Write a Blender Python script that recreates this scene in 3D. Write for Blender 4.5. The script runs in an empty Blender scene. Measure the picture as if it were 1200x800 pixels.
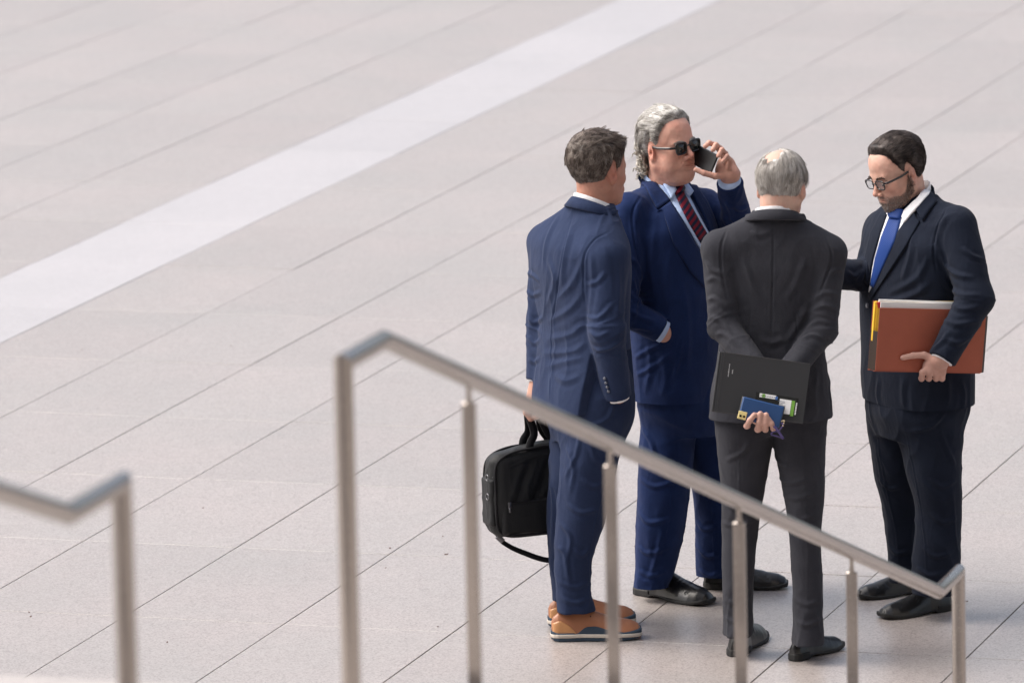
import bpy, math, random
import numpy as np
from math import radians, sin, cos, pi

random.seed(7)
RNG = np.random.default_rng(11)
SC = bpy.context.scene
COL = SC.collection

# ------------------------------------------------------------------ camera, light, exposure
PITCH, ROLL, AZ = 0.17872464, 0.02109053, 0.30346755
CAM = np.array([0.0, -21.9, 5.0])
FPX = 7500.0                                   # focal length in pixels of a 1200 px wide frame
FWD = np.array([0, cos(PITCH), -sin(PITCH)])
_u = np.array([0, sin(PITCH), cos(PITCH)]); _r = np.array([1.0, 0, 0])
RIGHT = _r * cos(ROLL) - _u * sin(ROLL)
UP = _r * sin(ROLL) + _u * cos(ROLL)
from mathutils import Matrix, Vector
cd = bpy.data.cameras.new('camera')
cam = bpy.data.objects.new('camera', cd); COL.objects.link(cam)
cam.matrix_world = Matrix(((RIGHT[0], UP[0], -FWD[0], CAM[0]), (RIGHT[1], UP[1], -FWD[1], CAM[1]),
                           (RIGHT[2], UP[2], -FWD[2], CAM[2]), (0, 0, 0, 1)))
cd.lens = 36 * FPX / 1200; cd.sensor_width = 36; cd.clip_start = 0.5; cd.clip_end = 2000
cd.dof.use_dof = True; cd.dof.focus_distance = 22.35; cd.dof.aperture_fstop = 4.5
SC.camera = cam
w = bpy.data.worlds.new("World"); SC.world = w; w.use_nodes = True
wn = w.node_tree.nodes; wl = w.node_tree.links
SUN_EL, SUN_AZ = radians(52), radians(-84)    # azimuth from +Y towards +X
sky = wn.new('ShaderNodeTexSky'); sky.sky_type = 'NISHITA'; sky.sun_disc = False
sky.sun_elevation = SUN_EL; sky.sun_rotation = SUN_AZ; sky.air_density = 1.0; sky.dust_density = 6.0; sky.ozone_density = 1.0
hs = wn.new('ShaderNodeHueSaturation'); hs.inputs['Saturation'].default_value = 0.68
wl.new(sky.outputs[0], hs.inputs['Color']); wl.new(hs.outputs[0], wn['Background'].inputs[0])
wn['Background'].inputs[1].default_value = 0.11
sd = bpy.data.lights.new('sun', 'SUN'); sd.energy = 1.2; sd.angle = radians(48); sd.color = (1, 0.96, 0.92)
sun = bpy.data.objects.new('sun', sd); COL.objects.link(sun)
sdir = Vector((sin(SUN_AZ) * cos(SUN_EL), cos(SUN_AZ) * cos(SUN_EL), sin(SUN_EL)))
sun.rotation_euler = sdir.to_track_quat('Z', 'Y').to_euler(); sun.location = sdir * 60
vs = SC.view_settings; vs.view_transform = 'Standard'; vs.look = 'None'; vs.gamma = 1; vs.use_curve_mapping = False; vs.exposure = 1.12
SC.render.engine = 'CYCLES'; SC.cycles.use_denoising = True

# ------------------------------------------------------------------ helpers: where a point of the place is
def ray(x, y): return FWD + RIGHT * (x - 600) / FPX + UP * (400 - y) / FPX
def P(x, y, Y):                                # the point at distance plane Y seen at (x, y)
    d = ray(x, y); return CAM + d * ((Y - CAM[1]) / d[1])
def G(x, y, z=0.0):                            # the point at height z seen at (x, y)
    d = ray(x, y); return CAM + d * ((z - CAM[2]) / d[2])
def V3(*a): return np.array(a, float)
def nrm(v): v = np.asarray(v, float); return v / (np.linalg.norm(v, axis=-1, keepdims=True) + 1e-12)

# ------------------------------------------------------------------ helpers: materials
def new_mat(name):
    m = bpy.data.materials.new(name); m.use_nodes = True
    return m, m.node_tree.nodes, m.node_tree.links, m.node_tree.nodes['Principled BSDF']
def N(nodes, t, **k):
    n = nodes.new(t)
    for a, b in k.items():
        if a in n.inputs: n.inputs[a].default_value = b
        else: setattr(n, a, b)
    return n
def coords(nodes, links, scale=(1, 1, 1), rot=(0, 0, 0)):
    tc = nodes.new('ShaderNodeTexCoord'); mp = nodes.new('ShaderNodeMapping')
    mp.inputs['Scale'].default_value = scale; mp.inputs['Rotation'].default_value = rot
    links.new(tc.outputs['Object'], mp.inputs['Vector']); return mp.outputs[0]
def cloth_mat(name, col, col2=None, rough=0.85, sheen=0.25, weave=900, bump=0.25, spec=0.12, crease=0.22):
    m, n, l, b = new_mat(name)
    co = coords(n, l)
    nz = N(n, 'ShaderNodeTexNoise', Scale=9.0, Detail=5.0, Roughness=0.6); l.new(co, nz.inputs['Vector'])
    n2 = N(n, 'ShaderNodeTexNoise', Scale=weave, Detail=2.0); 
    mp = nodes_map(n, l, co, (1, 1, 0.35)); l.new(mp, n2.inputs['Vector'])
    mx = N(n, 'ShaderNodeMix', data_type='RGBA'); c2 = col2 or tuple(c * 1.35 for c in col)
    mx.inputs['A'].default_value = (*col, 1); mx.inputs['B'].default_value = (*c2, 1)
    ad = N(n, 'ShaderNodeMath', operation='ADD'); l.new(nz.outputs[0], ad.inputs[0]); l.new(n2.outputs[0], ad.inputs[1])
    mr = N(n, 'ShaderNodeMapRange'); mr.inputs['From Min'].default_value = 0.7; mr.inputs['From Max'].default_value = 1.3
    l.new(ad.outputs[0], mr.inputs['Value']); l.new(mr.outputs[0], mx.inputs['Factor'])
    l.new(mx.outputs['Result'], b.inputs['Base Color'])
    bp = N(n, 'ShaderNodeBump', Strength=bump, Distance=0.0015); l.new(n2.outputs[0], bp.inputs['Height'])
    n3 = N(n, 'ShaderNodeTexNoise', Scale=16.0, Detail=3.0, Roughness=0.5, Distortion=0.6); l.new(nodes_map(n, l, co, (1.3, 1.3, 0.55), (0.3, 0.5, 0)), n3.inputs['Vector'])
    rg_ = N(n, 'ShaderNodeMath', operation='POWER'); rg_.inputs[1].default_value = 2.0; l.new(n3.outputs[0], rg_.inputs[0])
    b3 = N(n, 'ShaderNodeBump', Strength=crease, Distance=0.02); l.new(rg_.outputs[0], b3.inputs['Height']); l.new(bp.outputs[0], b3.inputs['Normal']); l.new(b3.outputs[0], b.inputs['Normal'])
    b.inputs['Roughness'].default_value = rough; b.inputs['Specular IOR Level'].default_value = spec
    b.inputs['Sheen Weight'].default_value = sheen * 0.4; b.inputs['Sheen Roughness'].default_value = 0.6
    return m
def nodes_map(n, l, co, scale, rot=(0, 0, 0)):
    mp = n.new('ShaderNodeMapping'); mp.inputs['Scale'].default_value = scale; mp.inputs['Rotation'].default_value = rot
    l.new(co, mp.inputs['Vector']); return mp.outputs[0]
def plain_mat(name, col, rough=0.5, metal=0.0, spec=0.5, bump=0.0, bscale=200.0, coat=0.0, var=0.12, vscale=12.0):
    m, n, l, b = new_mat(name)
    co = coords(n, l); nz = N(n, 'ShaderNodeTexNoise', Scale=vscale, Detail=4.0); l.new(co, nz.inputs['Vector'])
    mx = N(n, 'ShaderNodeMix', data_type='RGBA')
    mx.inputs['A'].default_value = (*[c * (1 - var) for c in col], 1); mx.inputs['B'].default_value = (*[min(1, c * (1 + var)) for c in col], 1)
    l.new(nz.outputs[0], mx.inputs['Factor']); l.new(mx.outputs['Result'], b.inputs['Base Color'])
    if bump:
        n2 = N(n, 'ShaderNodeTexNoise', Scale=bscale, Detail=3.0); l.new(co, n2.inputs['Vector'])
        bp = N(n, 'ShaderNodeBump', Strength=bump, Distance=0.002); l.new(n2.outputs[0], bp.inputs['Height']); l.new(bp.outputs[0], b.inputs['Normal'])
    b.inputs['Roughness'].default_value = rough; b.inputs['Metallic'].default_value = metal
    b.inputs['Specular IOR Level'].default_value = spec; b.inputs['Coat Weight'].default_value = coat
    return m

# ------------------------------------------------------------------ helpers: mesh objects
def link(name, me, mat=None, parent=None, loc=None):
    o = bpy.data.objects.new(name, me); COL.objects.link(o)
    if mat is not None and me is not None and len(me.materials) == 0: me.materials.append(mat)
    if parent is not None: o.parent = parent
    if loc is not None: o.location = loc
    return o
def mesh_np(name, v, quads=None, tris=None, smooth=True, tint=None):
    me = bpy.data.meshes.new(name); v = np.asarray(v, np.float32)
    fs = []; sizes = []
    if quads is not None and len(quads): fs.append(np.asarray(quads, np.int32).ravel()); sizes.append(np.full(len(quads), 4))
    if tris is not None and len(tris): fs.append(np.asarray(tris, np.int32).ravel()); sizes.append(np.full(len(tris), 3))
    li = np.concatenate(fs); sz = np.concatenate(sizes); st = np.concatenate([[0], np.cumsum(sz)[:-1]])
    me.vertices.add(len(v)); me.vertices.foreach_set('co', v.ravel())
    me.loops.add(len(li)); me.loops.foreach_set('vertex_index', li.astype(np.int32))
    me.polygons.add(len(sz)); me.polygons.foreach_set('loop_start', st.astype(np.int32)); me.polygons.foreach_set('loop_total', sz.astype(np.int32))
    me.polygons.foreach_set('use_smooth', np.full(len(sz), bool(smooth)))
    if tint is not None:
        at = me.attributes.new('tint', 'FLOAT_COLOR', 'POINT'); t4 = np.ones((len(v), 4), np.float32); t4[:, :3] = tint
        at.data.foreach_set('color', t4.ravel())
    me.update(calc_edges=True); me.validate(); return me
class MB:
    """collects boxes, tubes and sheets and links them as one mesh"""
    def __init__(s): s.v = []; s.q = []; s.t = []; s.n = 0
    def add(s, v, q=(), t=()):
        v = np.asarray(v, float)
        s.v.append(v); s.q += [[i + s.n for i in f] for f in q]; s.t += [[i + s.n for i in f] for f in t]; s.n += len(v)
    def box(s, c, hx, hy, hz, X=(1, 0, 0), Y=(0, 1, 0), Z=(0, 0, 1), bev=0.0):
        c = np.asarray(c, float); X, Y, Z = (np.asarray(a, float) for a in (X, Y, Z))
        if bev <= 0:
            v = [c + sx * hx * X + sy * hy * Y + sz * hz * Z for sz in (-1, 1) for sy in (-1, 1) for sx in (-1, 1)]
            s.add(v, [(0, 2, 3, 1), (4, 5, 7, 6), (0, 1, 5, 4), (2, 6, 7, 3), (0, 4, 6, 2), (1, 3, 7, 5)])
        else:                                   # bevel along all edges, as three stacked rounded outlines
            rings = []
            for z, ins in ((-hz, bev), (-hz + bev, 0), (hz - bev, 0), (hz, bev)):
                r = []
                for sx, sy in ((1, 1), (-1, 1), (-1, -1), (1, -1)):
                    for k in range(4):
                        a = (math.atan2(sy, sx) - pi / 4) + k * pi / 6
                        r.append(c + X * (sx * (hx - bev) + (bev - ins) * cos(a)) + Y * (sy * (hy - bev) + (bev - ins) * sin(a)) + Z * z)
                rings.append(r)
            s.rings(rings)
    def rings(s, rings, close=True, caps=True):
        m = len(rings[0]); v = [p for r in rings for p in r]; q = []
        for i in range(len(rings) - 1):
            for j in range(m if close else m - 1):
                k = (j + 1) % m; q.append((i * m + j, i * m + k, (i + 1) * m + k, (i + 1) * m + j))
        t = []
        if caps:
            v += [np.mean(rings[0], axis=0), np.mean(rings[-1], axis=0)]; a = len(v) - 2; e = (len(rings) - 1) * m
            for j in range(m):
                k = (j + 1) % m; t.append((a, k, j)); t.append((a + 1, e + j, e + k))
        s.add(v, q, t)
    def tube(s, pts, r, n=12, flat=None, squash=1.0, twist=0.0):
        pts = np.asarray(pts, float); m = len(pts); rr = np.broadcast_to(np.asarray(r, float), (m,))
        T = nrm(np.gradient(pts, axis=0)); ref = np.asarray(flat, float) if flat is not None else V3(0, 0, 1)
        if flat is None and abs(T[0] @ ref) > 0.9: ref = V3(1, 0, 0)
        rings = []
        for i in range(m):
            a = ref - T[i] * (ref @ T[i]); a = nrm(a); b = np.cross(T[i], a)
            if flat is None: ref = a
            rings.append([pts[i] + rr[i] * (cos(2 * pi * k / n + twist) * a + squash * sin(2 * pi * k / n + twist) * b) for k in range(n)])
        s.rings(rings)
    def build(s, name, mat, parent=None, smooth=False, loc=None, base=None, label=None):
        v = np.concatenate(s.v)
        if base is not None: v = v - base
        me = mesh_np(name, v, s.q, s.t, smooth)
        o = link(name, me, mat, parent, loc)
        if label: o['label'] = label
        return o
def tag(o, label=None, cat=None, group=None, kind=None):
    for k, v in (('label', label), ('category', cat), ('group', group), ('kind', kind)):
        if v: o[k] = v
    return o
def autosmooth(o, ang=40):
    me = o.data; me.polygons.foreach_set('use_smooth', np.ones(len(me.polygons), bool))
    me.set_sharp_from_angle(angle=radians(ang)); return o

# ------------------------------------------------------------------ helpers: signed distances (d < 0 inside)
f32 = np.float32
def rc(p, a, b, ra, rb):
    a = np.asarray(a, f32); ba = np.asarray(b, f32) - a; q = p - a
    t = np.clip(q @ ba / f32(ba @ ba), 0, 1)
    return np.sqrt(((q - t[:, None] * ba) ** 2).sum(1)) - (ra + (rb - ra) * t)
def rce(p, a, b, ra, rb, wdir, k):             # round cone widened k times along wdir
    a = np.asarray(a, f32); ba = np.asarray(b, f32) - a; q = p - a
    wd = nrm(wdir).astype(f32)
    t = np.clip(q @ ba / f32(ba @ ba), 0, 1); e = q - t[:, None] * ba
    e = e - (e @ wd)[:, None] * wd * f32(1 - 1 / k)
    return np.sqrt((e ** 2).sum(1)) - (ra + (rb - ra) * t)
def ell(p, c, r, M=None):
    q = p - np.asarray(c, f32)
    if M is not None: q = q @ np.asarray(M, f32)
    r = np.asarray(r, f32); a = np.sqrt(((q / r) ** 2).sum(1)); b = np.sqrt(((q / r ** 2) ** 2).sum(1)) + 1e-9
    return a * (a - 1) / b
def rbox(p, c, h, r, M=None):
    q = p - np.asarray(c, f32)
    if M is not None: q = q @ np.asarray(M, f32)
    q = np.abs(q) - (np.asarray(h, f32) - r)
    return np.sqrt((np.maximum(q, 0) ** 2).sum(1)) + np.minimum(q.max(1), 0) - r
def smin(a, b, k): h = np.maximum(k - np.abs(a - b), 0) / k; return np.minimum(a, b) - h * h * k * 0.25
def smax(a, b, k): return -smin(-a, -b, k)
class Loft:
    """stack of superellipse sections: (centre, half width, half depth, heading of the depth axis)"""
    def __init__(s, secs, n=2.5, vertical=True):
        secs = sorted(secs, key=lambda q: q[0][2]); zs = np.array([q[0][2] for q in secs])
        dat = np.array([[q[0][0], q[0][1], q[1], q[2], q[3]] for q in secs])
        zz = np.linspace(zs[0], zs[-1], 96); out = []
        for j in range(5):                      # Catmull-Rom through the sections
            m = np.gradient(dat[:, j], zs); i = np.clip(np.searchsorted(zs, zz, side='right') - 1, 0, len(zs) - 2)
            h = zs[i + 1] - zs[i]; t = (zz - zs[i]) / h
            out.append((2 * t**3 - 3 * t**2 + 1) * dat[i, j] + (t**3 - 2 * t**2 + t) * h * m[i] + (-2 * t**3 + 3 * t**2) * dat[i + 1, j] + (t**3 - t**2) * h * m[i + 1])
        s.z = zz; s.d = np.array(out); s.n = n
    def __call__(s, p):
        z = p[:, 2]; f = [np.interp(z, s.z, r).astype(f32) for r in s.d]
        x = p[:, 0] - f[0]; y = p[:, 1] - f[1]; c = np.cos(f[4]); sn = np.sin(f[4])
        u = x * c - y * sn; v = x * sn + y * c   # u across (width), v forward; heading from +Y towards +X
        n = s.n; k = (np.abs(u / f[2]) ** n + np.abs(v / f[3]) ** n) ** (1 / n)
        d = (k - 1) * np.minimum(f[2], f[3])
        return np.maximum(d, np.maximum(z - s.z[-1], s.z[0] - z))
def fwd(a): return V3(sin(a), cos(a), 0)       # heading from +Y towards +X
def rgt(a): return V3(cos(a), -sin(a), 0)

_CO = np.array([(i, j, k) for i in (0, 1) for j in (0, 1) for k in (0, 1)])
_ED = [(a, b) for a in range(8) for b in range(a + 1, 8) if np.abs(_CO[a] - _CO[b]).sum() == 1]
def surface(f, lo, hi, h, B=8, pad=1.6):
    """surface nets on the blocks that the surface passes through: vertices, quads"""
    lo = np.asarray(lo, float); nb = np.ceil((np.asarray(hi, float) - lo) / (h * B)).astype(int) + 1
    g = np.stack(np.meshgrid(*[np.arange(n) for n in nb], indexing='ij'), -1).reshape(-1, 3)
    c = (lo + (g + 0.5) * h * B).astype(f32)
    g = g[np.abs(f(c)) < h * B * 0.87 * pad]
    off = np.stack(np.meshgrid(*[np.arange(B + 1)] * 3, indexing='ij'), -1).reshape(-1, 3)
    S = (nb * B + 2); cells = []; vts = []; edges = []
    for s0 in range(0, len(g), 600):
        gg = g[s0:s0 + 600]; ijk = gg[:, None, :] * B + off[None]
        p = (lo + ijk.reshape(-1, 3) * h).astype(f32)
        d = f(p).reshape(len(gg), B + 1, B + 1, B + 1)
        cs = np.stack([d[:, i:i + B, j:j + B, k:k + B] for i, j, k in _CO], -1)
        sg = cs < 0; act = sg.any(-1) & ~sg.all(-1)
        bi, i, j, k = np.nonzero(act); cv = cs[bi, i, j, k]
        acc = np.zeros((len(bi), 3)); cnt = np.zeros(len(bi))
        for a, b in _ED:
            va, vb = cv[:, a], cv[:, b]; m = (va < 0) != (vb < 0); t = np.where(m, va / np.where(m, va - vb, 1), 0)
            acc += np.where(m[:, None], _CO[a] + t[:, None] * (_CO[b] - _CO[a]), 0); cnt += m
        base = gg[bi] * B + np.stack([i, j, k], -1)
        vts.append(lo + (base + acc / cnt[:, None]) * h); cells.append((base[:, 0] * S[1] + base[:, 1]) * S[2] + base[:, 2])
        for ax in range(3):
            o = [0, 0, 0]; o[ax] = 1
            d0 = d[:, :B, :B, :B]; d1 = d[:, o[0]:B + o[0], o[1]:B + o[1], o[2]:B + o[2]]
            m = (d0 < 0) != (d1 < 0); bi, i, j, k = np.nonzero(m)
            e = gg[bi] * B + np.stack([i, j, k], -1); edges.append((ax, e, d0[bi, i, j, k] < 0))
    vts = np.concatenate(vts); key = np.concatenate(cells); od = np.argsort(key); key = key[od]; quads = []
    for ax, e, inn in edges:
        a, b = [(1, 2), (2, 0), (0, 1)][ax]; idx = []
        for da, db in ((0, 0), (-1, 0), (-1, -1), (0, -1)):
            q = e.copy(); q[:, a] += da; q[:, b] += db; kk = (q[:, 0] * S[1] + q[:, 1]) * S[2] + q[:, 2]
            pos = np.clip(np.searchsorted(key, kk), 0, len(key) - 1); idx.append(np.where(key[pos] == kk, od[pos], -1))
        q = np.stack(idx, -1); q[~inn] = q[~inn][:, ::-1]; quads.append(q[(q >= 0).all(1)])
    return vts, np.concatenate(quads)
def grad(f, p, e=0.0015):
    p = np.asarray(p, f32); o = np.array([(1, -1, -1), (-1, -1, 1), (-1, 1, -1), (1, 1, 1)], f32)
    return nrm(sum(o[i] * f(p + o[i] * f32(e))[:, None] for i in range(4)))
def cast(f, x, y, Y0=-1.2, Y1=1.6, off=0.0):
    """points where the lines of sight through (x, y) meet the surface f"""
    x = np.atleast_1d(np.asarray(x, float)); y = np.atleast_1d(np.asarray(y, float))
    d = FWD + RIGHT * ((x - 600) / FPX)[:, None] + UP * ((400 - y) / FPX)[:, None]
    t = (Y0 - CAM[1]) / d[:, 1]; t1 = (Y1 - CAM[1]) / d[:, 1]; dn = d / np.linalg.norm(d, axis=1)[:, None]; t = t * np.linalg.norm(d, axis=1); t1 = t1 * np.linalg.norm(d, axis=1)
    best = np.full(len(x), 9.0); bt = t.copy()
    for _ in range(90):
        s = f((CAM + dn * t[:, None]).astype(f32)) - off
        m = np.abs(s) < best; bt = np.where(m, t, bt); best = np.where(m, np.abs(s), best)
        t = np.minimum(t + s * 0.7, t1)
    return CAM + dn * bt[:, None]
# value noise on a periodic lattice
_T = RNG.random((32, 32, 32)).astype(f32)
def vnoise(p):
    i = np.floor(p).astype(np.int64); f = (p - i).astype(f32); f = f * f * (3 - 2 * f); o = 0
    for a, b, c in _CO:
        wgt = (f[:, 0] if a else 1 - f[:, 0]) * (f[:, 1] if b else 1 - f[:, 1]) * (f[:, 2] if c else 1 - f[:, 2])
        o = o + wgt * _T[(i[:, 0] + a) & 31, (i[:, 1] + b) & 31, (i[:, 2] + c) & 31]
    return o * 2 - 1
def folds(p, segs):
    """displacement along the normal at p by fold lines: (polyline, width, height)"""
    d = np.zeros(len(p))
    for pts, wd, am in segs:
        pts = np.asarray(pts, float); lo = pts.min(0) - 3 * wd; hi = pts.max(0) + 3 * wd
        m = ((p > lo) & (p < hi)).all(1)
        if not m.any(): continue
        q = p[m]; best = np.full(len(q), 9.0); tp = np.zeros(len(q)); n = len(pts) - 1
        for i in range(n):
            a = pts[i]; ba = pts[i + 1] - a; t = np.clip((q - a) @ ba / (ba @ ba + 1e-12), 0, 1)
            r = np.linalg.norm(q - a - t[:, None] * ba, axis=1); c = r < best; best = np.where(c, r, best); tp = np.where(c, (i + t) / n, tp)
        env = np.clip(np.minimum(tp, 1 - tp) * 4, 0, 1) ** 0.7
        x = best / wd; d[m] += am * env * (1.15 * np.exp(-1.25 * x ** 1.35) - 0.42 * np.exp(-(x - 1.7) ** 2 * 1.6))
    return d

# ================================================================== the setting: plaza, steps
D1 = fwd(AZ); N1 = rgt(AZ)                     # D1 runs along the long joints, N1 across them
PO = V3(CAM[0], CAM[1], 0)
def PL(t, n, z=0.0): return PO + D1 * t + N1 * n + V3(0, 0, z)
def granite(name, c1, c2, c3, speck=0.5, rough=0.55):
    m, n, l, b = new_mat(name)
    co = coords(n, l); oi = n.new('ShaderNodeObjectInfo')
    ge = n.new('ShaderNodeNewGeometry')
    big = N(n, 'ShaderNodeTexNoise', Scale=1.1, Detail=6.0, Roughness=0.62); l.new(ge.outputs['Position'], big.inputs['Vector'])
    mid = N(n, 'ShaderNodeTexNoise', Scale=14.0, Detail=5.0, Roughness=0.7); l.new(ge.outputs['Position'], mid.inputs['Vector'])
    m1 = N(n, 'ShaderNodeMix', data_type='RGBA'); m1.inputs['A'].default_value = (*c1, 1); m1.inputs['B'].default_value = (*c2, 1)
    mr = N(n, 'ShaderNodeMapRange'); mr.inputs['From Min'].default_value = 0.35; mr.inputs['From Max'].default_value = 0.65; l.new(big.outputs[0], mr.inputs['Value'])
    l.new(mr.outputs[0], m1.inputs['Factor'])
    vo = N(n, 'ShaderNodeTexVoronoi', Scale=190.0); l.new(ge.outputs['Position'], vo.inputs['Vector'])
    m2 = N(n, 'ShaderNodeMix', data_type='RGBA'); m2.inputs['B'].default_value = (*c3, 1); l.new(m1.outputs['Result'], m2.inputs['A'])
    sp = N(n, 'ShaderNodeSeparateColor'); l.new(vo.outputs['Color'], sp.inputs[0])
    pw = N(n, 'ShaderNodeMath', operation='POWER'); pw.inputs[1].default_value = 2.2; l.new(sp.outputs[0], pw.inputs[0])
    ml = N(n, 'ShaderNodeMath', operation='MULTIPLY'); ml.inputs[1].default_value = speck; l.new(pw.outputs[0], ml.inputs[0]); l.new(ml.outputs[0], m2.inputs['Factor'])
    # dirt specks and faint stains
    va = N(n, 'ShaderNodeMath', operation='MULTIPLY_ADD'); va.inputs[1].default_value = 0.07; va.inputs[2].default_value = 0.96; l.new(oi.outputs['Random'], va.inputs[0])
    vb = N(n, 'ShaderNodeMath', operation='MULTIPLY_ADD'); vb.inputs[1].default_value = 0.24; l.new(mid.outputs[0], vb.inputs[0]); vb.inputs[2].default_value = 0.90
    vc = N(n, 'ShaderNodeMath', operation='MULTIPLY'); l.new(va.outputs[0], vc.inputs[0]); l.new(vb.outputs[0], vc.inputs[1])
    dv = N(n, 'ShaderNodeTexVoronoi', Scale=2.6); l.new(ge.outputs['Position'], dv.inputs['Vector'])
    ds = N(n, 'ShaderNodeMath', operation='LESS_THAN'); ds.inputs[1].default_value = 0.022; l.new(dv.outputs['Distance'], ds.inputs[0])
    dm = N(n, 'ShaderNodeMath', operation='MULTIPLY_ADD'); dm.inputs[1].default_value = -0.38; dm.inputs[2].default_value = 1.0; l.new(ds.outputs[0], dm.inputs[0])
    ve = N(n, 'ShaderNodeMath', operation='MULTIPLY'); l.new(vc.outputs[0], ve.inputs[0]); l.new(dm.outputs[0], ve.inputs[1])
    vm = N(n, 'ShaderNodeVectorMath', operation='SCALE'); l.new(m2.outputs['Result'], vm.inputs[0]); l.new(ve.outputs[0], vm.inputs['Scale'])
    l.new(vm.outputs[0], b.inputs['Base Color'])
    bp = N(n, 'ShaderNodeBump', Strength=0.25, Distance=0.001); l.new(pw.outputs[0], bp.inputs['Height']); l.new(bp.outputs[0], b.inputs['Normal'])
    b.inputs['Roughness'].default_value = rough; b.inputs['Specular IOR Level'].default_value = 0.75
    return m
M_PAVE = granite('granite_paving', (0.368, 0.344, 0.326), (0.408, 0.364, 0.345), (0.20, 0.165, 0.155), 0.95, 0.32)
M_STRIP = granite('pale_granite', (0.425, 0.405, 0.41), (0.455, 0.43, 0.435), (0.30, 0.285, 0.285), 0.7, 0.34)
M_BED = plain_mat('joint_mortar', (0.125, 0.10, 0.09), 0.95, spec=0.1)

gb = MB(); gb.add([(-600, -600, -0.03), (600, -600, -0.03), (600, 900, -0.03), (-600, 900, -0.03)], [(0, 1, 2, 3)])
ground = tag(gb.build('ground', M_BED), kind='structure')
offs = {0: -7.41, -1: -6.78, -2: -6.177, -3: -5.557, -4: -4.929, 1: -8.012, 2: -8.622, 3: -9.22, 4: -9.85, 5: -10.50, 6: -11.145,
        7: -11.80, 8: -12.42, 9: -13.08, 10: -13.77}
rows = [offs[k] for k in range(10, -5, -1)]
while rows[0] > -40: rows.insert(0, rows[0] - 0.62)
while rows[-1] < 22: rows.append(rows[-1] + 0.62)
ts = [23.27 + 1.1926 * k for k in range(-5, 45)]
def paver_mesh(wn_, lt, gap_n, gap_t, name='paver'):
    hx, hy, b = lt / 2 - gap_t / 2, wn_ / 2 - gap_n / 2, 0.0009
    v = []
    for z, i in ((-0.03, 0), (-b, 0), (0, b)):
        v += [tuple(D1 * (sx * (hx - i)) + N1 * (sy * (hy - i)) + V3(0, 0, z)) for sx, sy in ((-1, -1), (1, -1), (1, 1), (-1, 1))]
    q = [(8, 11, 10, 9)] + [(r * 4 + j, r * 4 + 4 + j, r * 4 + 4 + (j + 1) % 4, r * 4 + (j + 1) % 4) for r in (0, 1) for j in range(4)]
    me = mesh_np(name, v, q, smooth=False); return me
def seen(p, m=30):
    v = p - CAM; k = FPX / (v @ FWD); x = 600 + k * (v @ RIGHT); y = 400 - k * (v @ UP)
    return -m < x < 1200 + m and -m < y < 800 + m
near, rest = [], []
for r in range(len(rows) - 1):
    n0, n1 = rows[r], rows[r + 1]
    for i in range(len(ts) - 1):
        c = PL((ts[i] + ts[i + 1]) / 2, (n0 + n1) / 2); sn_ = any(seen(PL(ts[i] + a * 0.3, n0 + (n1 - n0) * e)) for a in range(5) for e in (0, 0.5, 1))
        (near if sn_ else rest).append((c, r, i))
near.sort(key=lambda q: q[0][1]); rest += near[300:]; near = near[:300]
pm = {}
rr = np.random.default_rng(3)
for c, r, i in near:
    if r not in pm:
        pm[r] = paver_mesh(rows[r + 1] - rows[r], 1.1926, 0.0042, 0.0042); pm[r].materials.append(M_STRIP if abs(rows[r] + 11.145) < 0.01 else M_PAVE)
    o = bpy.data.objects.new('paver', pm[r]); COL.objects.link(o); o.parent = ground
    o.location = (c[0], c[1], rr.uniform(-0.0006, 0.0006)); o.rotation_euler = (rr.normal(0, 0.0005), rr.normal(0, 0.0005), 0)
for mt, sel in ((M_PAVE, False), (M_STRIP, True)):
    mb = MB()
    for c, r, i in rest:
        if (abs(rows[r] + 11.145) < 0.01) != sel: continue
        hx, hy = 1.1926 / 2 - 0.001, (rows[r + 1] - rows[r]) / 2 - 0.003
        mb.add([c + D1 * (sx * hx) + N1 * (sy * hy) + V3(0, 0, z) for z in (-0.03, 0) for sx, sy in ((-1, -1), (1, -1), (1, 1), (-1, 1))],
               [(4, 7, 6, 5), (0, 4, 5, 1), (1, 5, 6, 2), (2, 6, 7, 3), (3, 7, 4, 0)])
    o = mb.build('paving', mt, ground); o['kind'] = 'stuff'

# steps that climb from the plaza to the terrace the photograph was taken from
RB = V3(1.2404, -3.4933, 0.9); TB = float((RB - PO) @ D1); NB = float((RB - PO) @ N1)
M_STEP = granite('step_granite', (0.40, 0.375, 0.365), (0.44, 0.41, 0.39), (0.24, 0.22, 0.22), 0.5, 0.55)
RUN, RISE = 0.4612, 0.1508
def slab(mb, s0, s1, z0, z1, n0=-12.95, n1=7.93):
    mb.add([PL(TB + s, NB + n, z) for z in (z0, z1) for s, n in ((s0, n0), (s0, n1), (s1, n1), (s1, n0))],
           [(0, 1, 2, 3), (7, 6, 5, 4), (0, 4, 5, 1), (1, 5, 6, 2), (2, 6, 7, 3), (3, 7, 4, 0)])
steps = tag(bpy.data.objects.new('steps', None), kind='structure'); COL.objects.link(steps)
def flight(s0, z0, nst):
    for k in range(nst):
        for j in range(7):                     # six stone blocks to each step
            mb = MB(); slab(mb, s0 - RUN * (k + 1) - 0.03, s0 - RUN * k, z0 + RISE * k - (0.12 if k else 0.0), z0 + RISE * (k + 1), -13 + 3 * j + 0.0015, min(-10 + 3 * j, 7.95) - 0.0015)
            mb.build('step_block', M_STEP, steps)
flight(0.0, 0.0, 10); flight(-6.96, 1.6588, 8)
mb = MB(); slab(mb, -6.96 - RUN - 0.03, -RUN * 10, 0.01, 1.6588); slab(mb, -6.2, -RUN * 10 - 0.03, 0.02, 1.5); landing = mb.build('landing', M_STEP, steps)
mb = MB(); slab(mb, -24, -6.96 - RUN * 8, 0.012, 1.6588 + RISE * 9); mb.build('terrace', M_STEP, steps)
mb = MB()
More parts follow.
